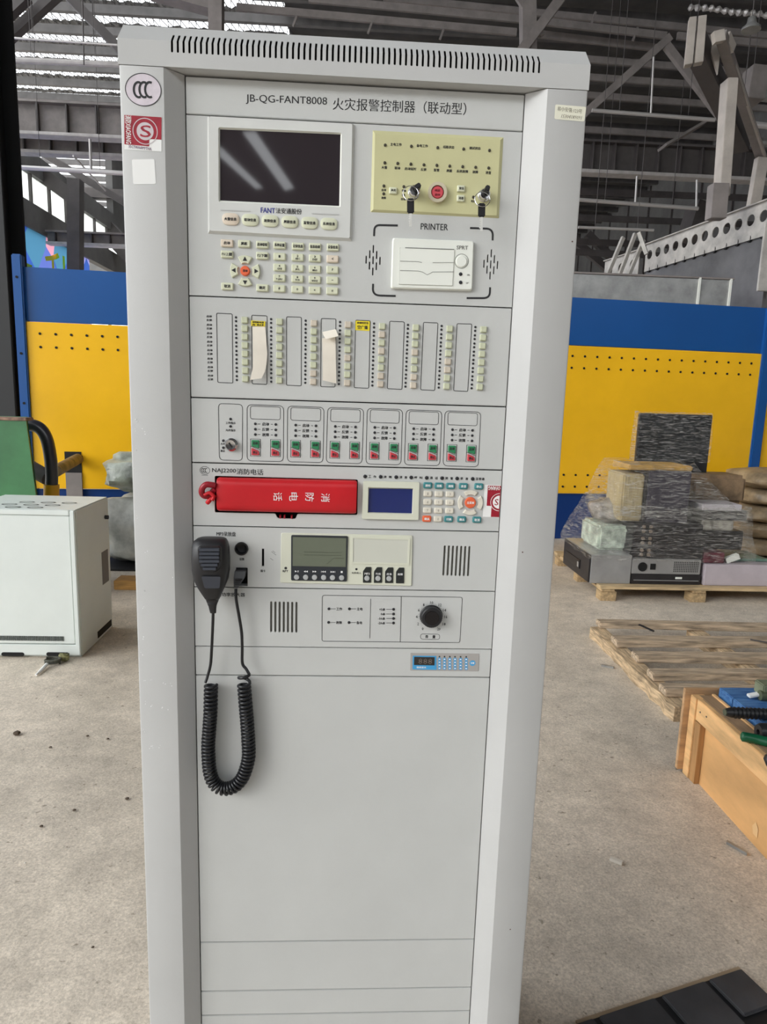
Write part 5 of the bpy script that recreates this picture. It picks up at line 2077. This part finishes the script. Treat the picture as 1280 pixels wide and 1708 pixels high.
# plastic sacks
SACK = M('sack_plastic', (196, 196, 190), .3, var=.18, scale=7, bump=.7, bscale=16, spec=.6)
SACK2 = M('sack_greenish', (160, 166, 154), .3, var=.3, scale=7, bump=.8, bscale=16, spec=.6)
s_ = at(205, 950, z=0)
tag(obj('plastic_sack', blob((s_.x + .06, s_.y + .35, .285), .42, .32, .27, 3), SACK, angle=50), 'pale grey plastic sack lying on the floor behind the white cabinet', 'sack')
tag(obj('plastic_sack', blob((s_.x + .12, s_.y + .45, .76), .40, .3, .15, 5, .22), SACK2, angle=50), 'greenish wrapped sack lying on top of the paler sack', 'sack')
tag(obj('black_sheet', MB().box(s_.x - .34, s_.x + .6, s_.y - .05, s_.y + .7, 0, .012), BLK), 'thin black sheet under the plastic sacks', 'sheet')
w_ = at(190, 984, z=0)
tag(obj('wood_offcut', MB().box(w_.x, w_.x + .5, w_.y, w_.y + .16, 0, .07), M('offcut_wood', (172, 128, 66), .6, var=.2, scale=6, stretch=(1, 8, 8)), bevel=.004), 'small brown wooden block on the floor beside the cabinet', 'wood block')

# ================================================================== RIGHT: pallet of scrap equipment
WOOD = M('pallet_wood', (190, 166, 128), .7, var=.2, scale=5, stretch=(1.2, 10, 10), bump=.2, bscale=30)
WOODY = M('pallet_wood_y', (178, 152, 114), .7, var=.22, scale=5, stretch=(10, 1.2, 10), bump=.2, bscale=30)
OLDW = M('weathered_wood', (178, 158, 134), .75, var=.34, scale=5, stretch=(1.2, 12, 12), bump=.3, bscale=30)
CRW = M('crate_wood', (230, 184, 128), .6, var=.14, scale=3, stretch=(8, 1.4, 8))
CRP = M('crate_plywood', (222, 172, 114), .55, var=.10, scale=2.5, stretch=(6, 1, 3))
px0, py0 = 2.12, 3.83
px1, py1 = 3.62, 5.0
t = thing('loaded_pallet', 'wooden pallet carrying film wrapped electronics right of the cabinet', 'pallet', ((px0 + px1) / 2, (py0 + py1) / 2, 0))
for x in (px0, (px0 + px1) / 2 - .06, px1 - .12):
    for y in (py0 + .01, (py0 + py1) / 2 - .05, py1 - .11):
        obj('block', MB().box(x + .0, x + .12, y, y + .1, 0, .075), WOODY, t, bevel=.003)
for x in (px0, (px0 + px1) / 2 - .05, px1 - .1):
    obj('stringer_board', MB().box(x, x + .1, py0, py1, .076, .094), WOODY, t, bevel=.002)
for k in range(7):
    y = py0 - .005 + k * (py1 - py0 - .1) / 6
    obj('deck_board', MB().box(px0 - .01, px1 + .01, y, y + .1, .095, .118), WOOD, t, bevel=.003)
DK = .119


def unit(name, label, cat_, x0, x1, y0, y1, z0, z1, mat, bevel=.004, group=None):
    t = thing(name, label, cat_, ((x0 + x1) / 2, (y0 + y1) / 2, z0), group)
    obj('casing', MB().box(x0, x1, y0, y1, z0, z1), mat, t, bevel=bevel)
    return t


SILV = M('silver_case', (168, 168, 168), .35, metal=.4, var=.06, scale=6)
BKC = M('black_case', (40, 38, 40), .4, var=.2, scale=12)
BKB = M('black_board', (38, 40, 44), .3, var=.3, scale=6, bump=.2, bscale=6)
LAV = M('lavender_case', (186, 176, 182), .4, var=.05, scale=6)


def X(u, y):
    return at(u, 900, y=y).x


def Zv(v, u, y):
    return at(u, v, y=y).z


yf = 3.90
x0, x1 = X(990, yf), X(1058, yf)
t = unit('recorder_unit', 'silver electronics case with a dark front facing left, on the pallet corner', 'electronics', x0, x1, yf, yf + .62, DK, DK + .22, SILV)
obj('dark_front', MB().box(x0 - .012, x0, yf + .005, yf + .615, DK + .004, DK + .216), BKC, t, bevel=.004)
obj('drive_bay', MB().box(x0 - .018, x0 - .012, yf + .2, yf + .55, DK + .06, DK + .13), M('bay_dark', (22, 22, 26), .3), t, bevel=.002)
obj('silver_tab', MB().box(x0 - .02, x0 - .016, yf + .22, yf + .25, DK + .07, DK + .11), SILV, t)
xa, xb = X(1059, yf), X(1177, yf)
t = unit('rack_server', 'thin black rack unit, lowest of the middle stack on the pallet', 'electronics', xa, xb, yf, yf + .5, DK, DK + .078, BKC)
obj('handle', MB().box(xa + .02, xb - .02, yf - .008, yf, DK + .03, DK + .034), SILV, t)
obj('shiny_badge', MB().box(xb - .2, xb - .15, yf - .005, yf, DK + .045, DK + .06), PRN, t)
z = DK + .08
t = unit('rack_server', 'grey rack unit with a perforated front, second from the bottom of the middle stack', 'electronics', xa, xb - .01, yf, yf + .5, z, z + .115, M('server_grey', (142, 140, 138), .45, var=.06, scale=8))
obj('fan_ring', (lambda m: m.rings([[(xa + .08 + r * math.cos(2 * PI * k / 20), yy, z + .055 + r * math.sin(2 * PI * k / 20)) for k in range(20)] for r, yy in ((.035, yf), (.035, yf - .006), (.024, yf - .006), (.024, yf - .001))]))(MB()), DARK, t)
obj('port_block', MB().box(xa + .14, xa + .18, yf - .004, yf, z + .035, z + .08), DARK, t)
m = MB()
for i in range(14):
    for j in range(6):
        m.box(xb - .22 + i * .014, xb - .214 + i * .014, yf - .002, yf + .001, z + .02 + j * .014, z + .028 + j * .014)
obj('perforation', m, DARK, t, smooth=False, kind='stuff')
z += .117
names = ('lower', 'middle', 'upper')
for k in range(3):
    t = unit('rack_server', 'black wrapped rack unit with round connectors, %s of the three dark ones' % names[k], 'electronics', xa - .01 + k * .004, xb + .005 - k * .01, yf + .02, yf + .48, z, z + (.088 if k < 2 else .085), BKC)
    for j in range(2):
        for i in range(2):
            obj('round_connector', MB().cyl((xa + .07 + i * .055, yf + .02, z + .028 + j * .034), (xa + .07 + i * .055, yf + .012, z + .028 + j * .034), .013, 12), M('connector_tan', (120, 106, 92), .5), t)
    z += .09
ztop = z
# upright dark case with pale stack beside it and board on top
xu0, xu1 = X(1073, yf + .05), X(1143, yf + .05)
t = unit('computer_tower', 'dark upright computer case wrapped in clear film, above the middle stack', 'electronics', xu0, xu1, yf + .05, yf + .42, ztop, ztop + .39, M('slate_case', (66, 62, 72), .3, var=.08, scale=4))
obj('side_strip', MB().box(xu0 - .012, xu0, yf + .055, yf + .41, ztop + .01, ztop + .38), BKC, t)
tag(obj('paper_stack', MB().box(X(1030, yf + .1), xu0 - .014, yf + .08, yf + .4, ztop - .0, ztop + .36), M('pale_stack', (176, 160, 124), .7, var=.14, scale=10, stretch=(10, 10, 1)), bevel=.012), 'pale wrapped stack standing left of the dark computer case', 'stack')
tag(obj('wooden_board', MB().box(X(1036, yf + .1), xu1 + .01, yf + .06, yf + .4, ztop + .392, ztop + .43), M('tan_board', (190, 152, 84), .6, var=.2, scale=8), bevel=.008), 'tan board lying on top of the dark computer case', 'board')
yb_ = 4.48
t = thing('flat_monitor', 'large black flat panel standing at the very top of the wrapped pile', 'monitor', (X(1108, yb_), yb_, Zv(782, 1108, yb_)))
obj('panel', MB().box(X(1049, yb_), X(1167, yb_), yb_, yb_ + .04, Zv(800, 1108, yb_), Zv(690, 1108, yb_)), BKB, t, bevel=.006)
obj('frame', MB().box(X(1051, yb_), X(1166, yb_), yb_ + .04, yb_ + .06, ztop - .2, Zv(693, 1108, yb_)), BKC, t)
# left shoulder: grey and pale green boards
tag(obj('circuit_boards', MB().box(X(979, 4.3), X(1056, 4.3), 4.05, 4.45, DK + .222, DK + .222 + .19), M('pale_green_boards', (184, 194, 180), .4, var=.3, scale=14), bevel=.02), 'pale green boards wrapped in film on the silver case', 'boards')
tag(obj('cable_roll', blob((X(1024, 4.3), 4.28, DK + .50), .2, .17, .10, 11, .2), M('grey_roll', (134, 128, 122), .4, var=.35, scale=12), angle=50), 'grey lumpy wrapped bundle on the pale green boards', 'bundle')
# right side
xl0, xl1 = X(1181, yf), X(1300, yf)
tag(obj('instrument_case', MB().box(xl0, xl1, yf - .01, yf + .45, DK, DK + .165), LAV, bevel=.006), 'lavender grey metal case at the right of the pallet', 'electronics')
tag(obj('maroon_box', MB().box(xl0 - .003, xl0 + .16, yf + .02, yf + .3, DK + .168, DK + .25), M('maroon', (96, 36, 52), .4, var=.2, scale=9), bevel=.005), 'maroon box on the lavender case', 'box')
tag(obj('green_board', MB().box(xl0 + .19, xl1, yf + .1, yf + .4, DK + .168, DK + .19), M('teal_board', (110, 140, 126), .4, var=.2, scale=10), bevel=.003), 'thin green board on the lavender case', 'board')
tag(obj('white_connector', MB().obox((xl0 + .24, yf + .06, DK + .20), (.05, 0, .02), (0, .02, 0), (-.01, 0, .02)), PRN, bevel=.003), 'small white connector on the lavender case', 'connector')
y2 = yf + .12
tag(obj('terminal_box', MB().box(xl0 + .01, X(1240, y2), y2, y2 + .35, DK + .252, DK + .40), BKC, bevel=.006), 'black box behind the maroon box', 'electronics')
tag(obj('clear_case', MB().box(xl0 + .005, X(1222, y2), y2 - .0, y2 + .3, DK + .402, DK + .48), M('clear_case', (170, 166, 158), .2, var=.3, scale=14), bevel=.008), 'pale clear plastic case on the black box', 'box')
tag(obj('black_tray', MB().box(X(1150, y2), X(1242, y2), y2 + .0, y2 + .35, DK + .482, DK + .56), BKC, bevel=.005), 'flat black unit under the white packet', 'electronics')
tag(obj('white_packet', MB().box(X(1166, y2 - .03), X(1232, y2 - .03), y2 - .03, y2 + .2, DK + .562, DK + .61), M('packet', (196, 190, 196), .4), bevel=.004), 'flat lavender white packet on the right of the pile', 'packet')
tag(obj('cardboard_box', MB().box(X(1146, 4.3), X(1236, 4.3), 4.3, 4.62, DK + .57, DK + .80), M('brown_card', (128, 106, 82), .6, var=.3, scale=8), bevel=.03), 'brown crumpled carton at the rear right of the pile', 'box')

# clear film over the pile (thin sheet with folds)
FILM = bpy.data.materials.new('stretch_film')
FILM.use_nodes = True
nt = FILM.node_tree
for n_ in list(nt.nodes):
    nt.nodes.remove(n_)
out = nt.nodes.new('ShaderNodeOutputMaterial')
mixs = nt.nodes.new('ShaderNodeMixShader')
trn = nt.nodes.new('ShaderNodeBsdfTransparent')
trn.inputs[0].default_value = (.97, .97, .96, 1)
glo = nt.nodes.new('ShaderNodeBsdfGlossy')
glo.inputs['Roughness'].default_value = .14
dif = nt.nodes.new('ShaderNodeBsdfDiffuse')
dif.inputs[0].default_value = (.82, .80, .76, 1)
mix2 = nt.nodes.new('ShaderNodeMixShader')
mix2.inputs[0].default_value = .45
nt.links.new(glo.outputs[0], mix2.inputs[1])
nt.links.new(dif.outputs[0], mix2.inputs[2])
tc = nt.nodes.new('ShaderNodeTexCoord')
mp = nt.nodes.new('ShaderNodeMapping')
mp.inputs['Scale'].default_value = (1.2, 1.2, 11)
mp.inputs['Rotation'].default_value = (0.2, .35, 0)
nt.links.new(tc.outputs['Object'], mp.inputs[0])
nz = nt.nodes.new('ShaderNodeTexNoise')
nz.inputs['Scale'].default_value = 7
nz.inputs['Detail'].default_value = 8
nz.inputs['Distortion'].default_value = 2.2
nt.links.new(mp.outputs[0], nz.inputs['Vector'])
rp = nt.nodes.new('ShaderNodeValToRGB')
rp.color_ramp.elements[0].position = .48
rp.color_ramp.elements[0].color = (.03, .03, .03, 1)
rp.color_ramp.elements[1].position = .70
rp.color_ramp.elements[1].color = (.55, .55, .55, 1)
nt.links.new(nz.outputs[0], rp.inputs[0])
nt.links.new(rp.outputs[0], mixs.inputs[0])
bp = nt.nodes.new('ShaderNodeBump')
bp.inputs['Strength'].default_value = 1
bp.inputs['Distance'].default_value = .03
nt.links.new(nz.outputs[0], bp.inputs['Height'])
nt.links.new(bp.outputs[0], glo.inputs['Normal'])
nt.links.new(trn.outputs[0], mixs.inputs[1])
nt.links.new(mix2.outputs[0], mixs.inputs[2])
nt.links.new(mixs.outputs[0], out.inputs[0])


def film(rows, nx, name, label, seed=1, amp=.012):
    """rows: (z, x0, x1, yfront) - front curtain wrapped round the load, plus sides"""
    random.seed(seed)
    m = MB()
    rg = []
    for (z, xa_, xb_, yy, dep) in rows:
        row = []
        n = nx
        for i in range(n + 1):
            s = i / n
            row.append((xa_ + (xb_ - xa_) * s, yy + random.uniform(-amp, amp), z + random.uniform(-amp, amp)))
        for i in range(1, 6):
            row.append((xb_ + random.uniform(-amp, amp), yy + dep * i / 6, z + random.uniform(-amp, amp)))
        for i in range(n + 1):
            s = 1 - i / n
            row.append((xa_ + (xb_ - xa_) * s, yy + dep + random.uniform(-amp, amp), z))
        for i in range(1, 6):
            row.append((xa_ + random.uniform(-amp, amp), yy + dep - dep * i / 6, z + random.uniform(-amp, amp)))
        rg.append(row)
    m.rings(rg, cap=False)
    o = obj(name, m, FILM, angle=15)
    return tag(o, label, 'film')


xc = X(1108, yf)
film([(DK + .19, X(985, yf), X(1262, yf), yf - .03, .72), (DK + .26, X(985, yf), X(1262, yf), yf - .03, .72), (DK + .40, X(1000, yf), X(1252, yf), yf - .03, .72), (DK + .5, X(1012, yf), X(1250, yf), yf - .02, .7),
      (DK + .6, X(1024, yf), X(1248, yf), yf - .01, .72), (ztop + .04, X(1027, yf), X(1243, yf), yf + .0, .7), (ztop + .2, X(1027, yf), X(1212, yf), yf + .02, .62),
      (ztop + .34, X(1029, yf), X(1175, yf), yf + .03, .5), (ztop + .45, X(1034, yf), X(1150, yf), yf + .04, .42)], 22, 'stretch_film', 'clear crinkled stretch film wrapped round the pile on the pallet')
ymb = yb_ - .02
film([(Zv(770, 1108, ymb), X(1046, ymb), X(1170, ymb), ymb, .1), (Zv(730, 1108, ymb), X(1046, ymb), X(1170, ymb), ymb, .1), (Zv(687, 1108, ymb), X(1048, ymb), X(1168, ymb), ymb + .01, .08)], 10, 'stretch_film', 'clear film round the black flat panel on top of the pile', 4, .006)
# second wrapped pile at the right edge
bx = at(1246, 905, y=5.2)
t = thing('wrapped_sacks', 'pile of brown film wrapped sacks at the right edge, behind the pallet', 'sacks', (bx.x + .45, 5.4, 0))
BRN = M('brown_sack', (150, 132, 106), .45, var=.3, scale=6, bump=.5, bscale=9)
for k in range(5):
    obj('sack', blob((bx.x + .50 + .04 * (k % 2), 5.5, .12 + k * .165), .52, .38, .10, 20 + k, .10), BRN, t, angle=50)

# broken pallet
t = thing('broken_pallet', 'weathered broken wooden pallet lying on the floor behind the crate', 'pallet', (2.4, 2.5, 0))
ys_ = [(3.02, .10), (2.74, .13), (2.49, .11), (2.27, .1), (2.06, .1)]
zt_ = .088
for k, (y, dpt) in enumerate(ys_):
    sk = (-.02, .012, .0, .02, -.01)[k]
    x0 = (1.80, 1.78, 1.80, 1.78, 1.76)[k]
    m = MB()
    m.obox(((x0 + 3.15) / 2, y, zt_ - .004 + .012), ((3.15 - x0) / 2, sk, 0), (0, dpt * .40, 0), (0, 0, .019))
    obj('deck_board', m, OLDW, t, bevel=.004)
for k, (x, ya, yb3) in enumerate(((1.80, 1.93, 3.05), (2.42, 1.95, 3.05), (3.02, 1.95, 3.05))):
    m = MB()
    n = 14
    vs = []
    random.seed(40 + k)
    for i in range(n + 1):
        y = ya + (yb3 - ya) * i / n
        j = random.uniform(-.012, .008) if k == 0 else 0
        for dx, dz in ((-.04 + j, 0), (.04, 0), (.04, zt_ - .014), (-.04 + j * .6, zt_ - .014 + (random.uniform(-.012, 0) if k == 0 else 0))):
            vs.append((x + dx, y, dz))
    m.rings([vs[i * 4:(i + 1) * 4] for i in range(n + 1)])
    obj('stringer', m, M('stringer_wood', (184, 160, 128), .75, var=.3, scale=6, stretch=(12, 1.5, 12), bump=.3, bscale=30), t, smooth=False)
obj('nail_strap', MB().obox((2.75, 2.62, .12), (.16, -.1, 0), (.004, .006, 0), (0, 0, .002)), STEEL_D, t)
obj('nail_strap', MB().obox((2.06, 2.93, .11), (.02, -.06, 0), (.006, .004, 0), (0, 0, .003)), BLK, t)

# crate
cx0, cyb = 1.590, 1.50
cyn = .55
ch = .335
t = thing('wooden_crate', 'pale wooden crate with a plywood side at the right edge', 'crate', (1.9, 1.1, 0))
obj('side_panel', MB().box(cx0 + .022, cx0 + .034, cyn, cyb - .02, .0, ch - .01), CRP, t, smooth=False, label='smooth plywood side')
obj('top_rail', MB().box(cx0 + .0, cx0 + .022, cyn, cyb - .045, ch - .085, ch), CRW, t, bevel=.002)
obj('top_batten', MB().box(cx0 + .022, cx0 + .075, cyn, cyb - .01, ch - .02, ch + .001), M('batten_brown', (164, 134, 102), .65, var=.15, scale=4, stretch=(8, 1, 8)), t, bevel=.002)
obj('inner_lip', MB().box(cx0 + .0755, cx0 + .088, cyn, cyb - .01, ch - .1, ch + .006), CRW, t, bevel=.001)
obj('corner_post', MB().box(cx0 - .004, cx0 + .05, cyb - .044, cyb, 0, ch), CRW, t, bevel=.002)
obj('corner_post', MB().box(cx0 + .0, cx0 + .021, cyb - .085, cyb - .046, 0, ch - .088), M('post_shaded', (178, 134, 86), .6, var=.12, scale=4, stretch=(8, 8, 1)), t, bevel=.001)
obj('end_board', MB().box(cx0 - .026, cx0 + .75, cyb + .001, cyb + .02, .012, ch + .02), M('end_board_wood', (190, 152, 112), .65, var=.15, scale=4, stretch=(1, 8, 8)), t, bevel=.002)
obj('crate_floor', MB().box(cx0 + .034, cx0 + .75, cyn, cyb, .0, .012), CRP, t, smooth=False)
for (yy, zz_) in ((cyb - .075, ch - .04), (cyb - .12, ch - .036), (cyb - .022, .17)):
    obj('nail_head', MB().cyl((cx0 - .006 if yy > cyb - .04 else cx0, yy, zz_), (cx0 - .002 - (.004 if yy > cyb - .04 else 0), yy, zz_), .0035, 8), STEEL_D, t)
m = MB()
q = at(1261, 1385, x=cx0 + .02)
m.add([(cx0 + .02, q.y - .012, q.z - .02), (cx0 + .02, q.y + .012, q.z - .02), (cx0 + .02, q.y + .02, q.z + .005), (cx0 + .02, q.y + .004, q.z + .028), (cx0 + .02, q.y - .012, q.z + .012)], [(0, 1, 2, 3, 4)])
obj('splinter_patch', m, M('fresh_wood', (238, 196, 140), .6), t, smooth=False, recalc=False, label='pale bare-wood splinter')
# blue plank lid
BLW = M('blue_plank', (92, 140, 190), .55, var=.3, scale=14, stretch=(1, 6, 6), rgb2=(40, 88, 150))
c0_ = at(1180, 1132, z=.40)
t = thing('blue_block', 'blue painted wooden block standing inside the crate', 'block', (c0_.x + .3, c0_.y - .15, .012))
bx0, bx1 = cx0 + .10, cx0 + .62
by1 = cyb - .01
for k in range(4):
    y0_, y1_ = by1 - (k + 1) * .10, by1 - k * .10 - .003
    obj('plank', MB().box(bx0, bx1, y0_, y1_, ch - .03, ch + .035), BLW, t, bevel=.003)
obj('side_board', MB().box(bx0 + .004, bx1, by1 - .40, by1, .013, ch - .031), BLW, t)
# black corrugated connectors
ribm = M('black_rubber', (36, 36, 38), .4, var=.1, scale=20)
A_ = at(1211, 1186, y=1.14)
B_ = A_ + Vector((.34, -.02, -.005))
zc_ = ch + .035 + .021
A_ = Vector((at(1211, 1188, z=zc_).x, at(1211, 1188, z=zc_).y, zc_))
B_ = A_ + Vector((.34, -.03, 0))
t = thing('corrugated_connector', 'thick black ribbed cable connector resting on the blue block', 'connector', A_)
pts, rad = [], []
N_ = 90
for i in range(N_ + 1):
    s = i / N_
    pts.append(A_.lerp(B_, s))
    rr_ = .019 + .0022 * math.sin(s * 150)
    if i < 6:
        rr_ = .013 + .0011 * i
    rad.append(rr_)
obj('ribbed_sleeve', MB().tube(pts, rad, 18), ribm, t, angle=70)
obj('end_ring', MB().cyl(A_ - Vector((.004, 0, 0)), A_ + Vector((.004, 0, 0)), .012, 16), M('olive_ring', (84, 88, 70), .5), t)
C_ = Vector((at(1272, 1212, z=ch + .05).x, at(1272, 1212, z=ch + .05).y, ch + .03))
t = thing('round_connector', 'black round connector with a hole, below the ribbed connector', 'connector', C_)
obj('shell', MB().rings([[(C_.x + dx, C_.y - r * math.cos(2 * PI * k / 20) * .9, C_.z + r * math.sin(2 * PI * k / 20)) for k in range(20)] for r, dx in ((.030, .2), (.031, 0), (.026, -.012), (.010, -.012), (.008, -.002))]), ribm, t, angle=35)
g0 = at(1236, 1228, z=ch + .018)
t = tag(obj('green_strap', MB().tube(cat([g0, at(1262, 1233, z=ch + .016), at(1290, 1240, z=ch + .016), at(1320, 1246, z=ch + .012)]), [.009] + [.0165] * 18, 12), M('green_strap', (16, 92, 58), .35), angle=60), 'dark green rounded strap end on the crate rim', 'strap')
b0 = at(1276, 1270, z=ch + .012)
tag(obj('tool_grip', MB().tube([b0, b0 + Vector((.006, -.002, .003)), b0 + Vector((.06, -.01, .006)), b0 + Vector((.12, -.02, .006))], [.010, .020, .024, .024], 14), ribm, angle=60), 'black rubber grip end at the right edge of the crate rim', 'grip')
o0 = at(1272, 1150, z=ch + .07)
t = thing('olive_fitting', 'olive green plastic fitting on the blue block at the right edge', 'fitting', (o0.x, o0.y, ch + .036))
OLV = M('olive_plastic', (130, 136, 110), .5, var=.15, scale=12)
obj('fitting_block', MB().obox((o0.x + .03, o0.y, ch + .075), (.045, 0, 0), (0, .03, 0), (0, 0, .024)), OLV, t, bevel=.004)
obj('fitting_barrel', MB().cyl((o0.x - .02, o0.y - .02, ch + .056), (o0.x + .1, o0.y - .03, ch + .056), .019, 16), M('olive_dark', (84, 92, 66), .5, var=.2, scale=20), t)
obj('white_tab', MB().obox((o0.x - .035, o0.y - .005, ch + .05), (.02, 0, .004), (0, .012, 0), (0, 0, .005)), STW, t, bevel=.002)

# black mat bottom right
MATB = M('black_mat', (72, 72, 75), .35, var=.2, scale=5, bump=.35, bscale=14, spec=.5)
mc = Vector((1.267, .544, 0))
e1 = Vector((-.957, -.289, 0))
e2 = Vector((.30, -.954, 0))
t = thing('rubber_mat', 'black slab with raised panels and deep grooves at the bottom right', 'mat', mc + e1 * .3 + e2 * .3)


def mquad(a0, a1, b0_, b1_, z0, z1, name, mat=MATB, bev=.004):
    m = MB()
    c = mc + e1 * (a0 + a1) / 2 + e2 * (b0_ + b1_) / 2
    m.obox((c.x, c.y, (z0 + z1) / 2), e1 * (a1 - a0) / 2, e2 * (b1_ - b0_) / 2, (0, 0, (z1 - z0) / 2))
    return obj(name, m, mat, t, bevel=bev)


mquad(0, .75, 0, .9, 0, .012, 'base_sheet', M('mat_base', (34, 34, 37), .5))
for (a0, a1) in ((.006, .115), (.128, .265), (.285, .45), (.465, .7)):
    mquad(a0, a1, .006, .115 if a0 < .12 else .135, .012, .022, 'raised_panel')
    mquad(a0, a1, .155, .40, .012, .022, 'raised_panel')
mquad(-.006, .5, -.012, -.002, 0, .006, 'paper_edge', M('dusty_edge', (170, 150, 124), .8), 0)

# debris
random.seed(9)
DEB = M('debris_dark', (84, 70, 56), .8)
DEBW = M('debris_pale', (214, 206, 194), .7)
spots = [((28, 1226), .014, DEB, 'small dark pebble on the floor, left of the cabinet'), ((146, 1229), .006, DEB, None), ((180, 1234), .006, DEB, None), ((84, 1248), .006, DEB, None),
         ((212, 1334), .007, DEB, None), ((124, 1353), .006, DEB, None), ((69, 1380), .006, DEB, None), ((155, 1582), .004, DEB, None), ((42, 1441), .004, DEBW, None)]
for i, ((u, v), r, mt, lb) in enumerate(spots):
    p = at(u, v, z=0)
    o = obj('pebble', blob((p.x, p.y, r * .6), r, r, r * .6, 60 + i, .2, 8, 5), mt)
    tag(o, lb or 'tiny crumb of debris on the floor left of the cabinet', 'debris', None if lb else 'crumbs on the floor left of the cabinet')
for i, (u, v, dx, dy, lb) in enumerate(((1028, 1438, .016, -.012, 'small white splinter on the floor right of the cabinet'), (1229, 1416, .018, -.03, 'grey metal clip on the floor below the crate'),
                                        (1014, 1113, .03, -.016, 'crumpled silver scrap beside the broken pallet'))):
    p = at(u, v, z=0)
    o = obj('scrap', MB().obox((p.x, p.y, .005), (dx, dy, 0), (.004, .006, 0), (0, 0, .005)), DEBW if i == 0 else GALV, bevel=.001)
    tag(o, lb, 'scrap')
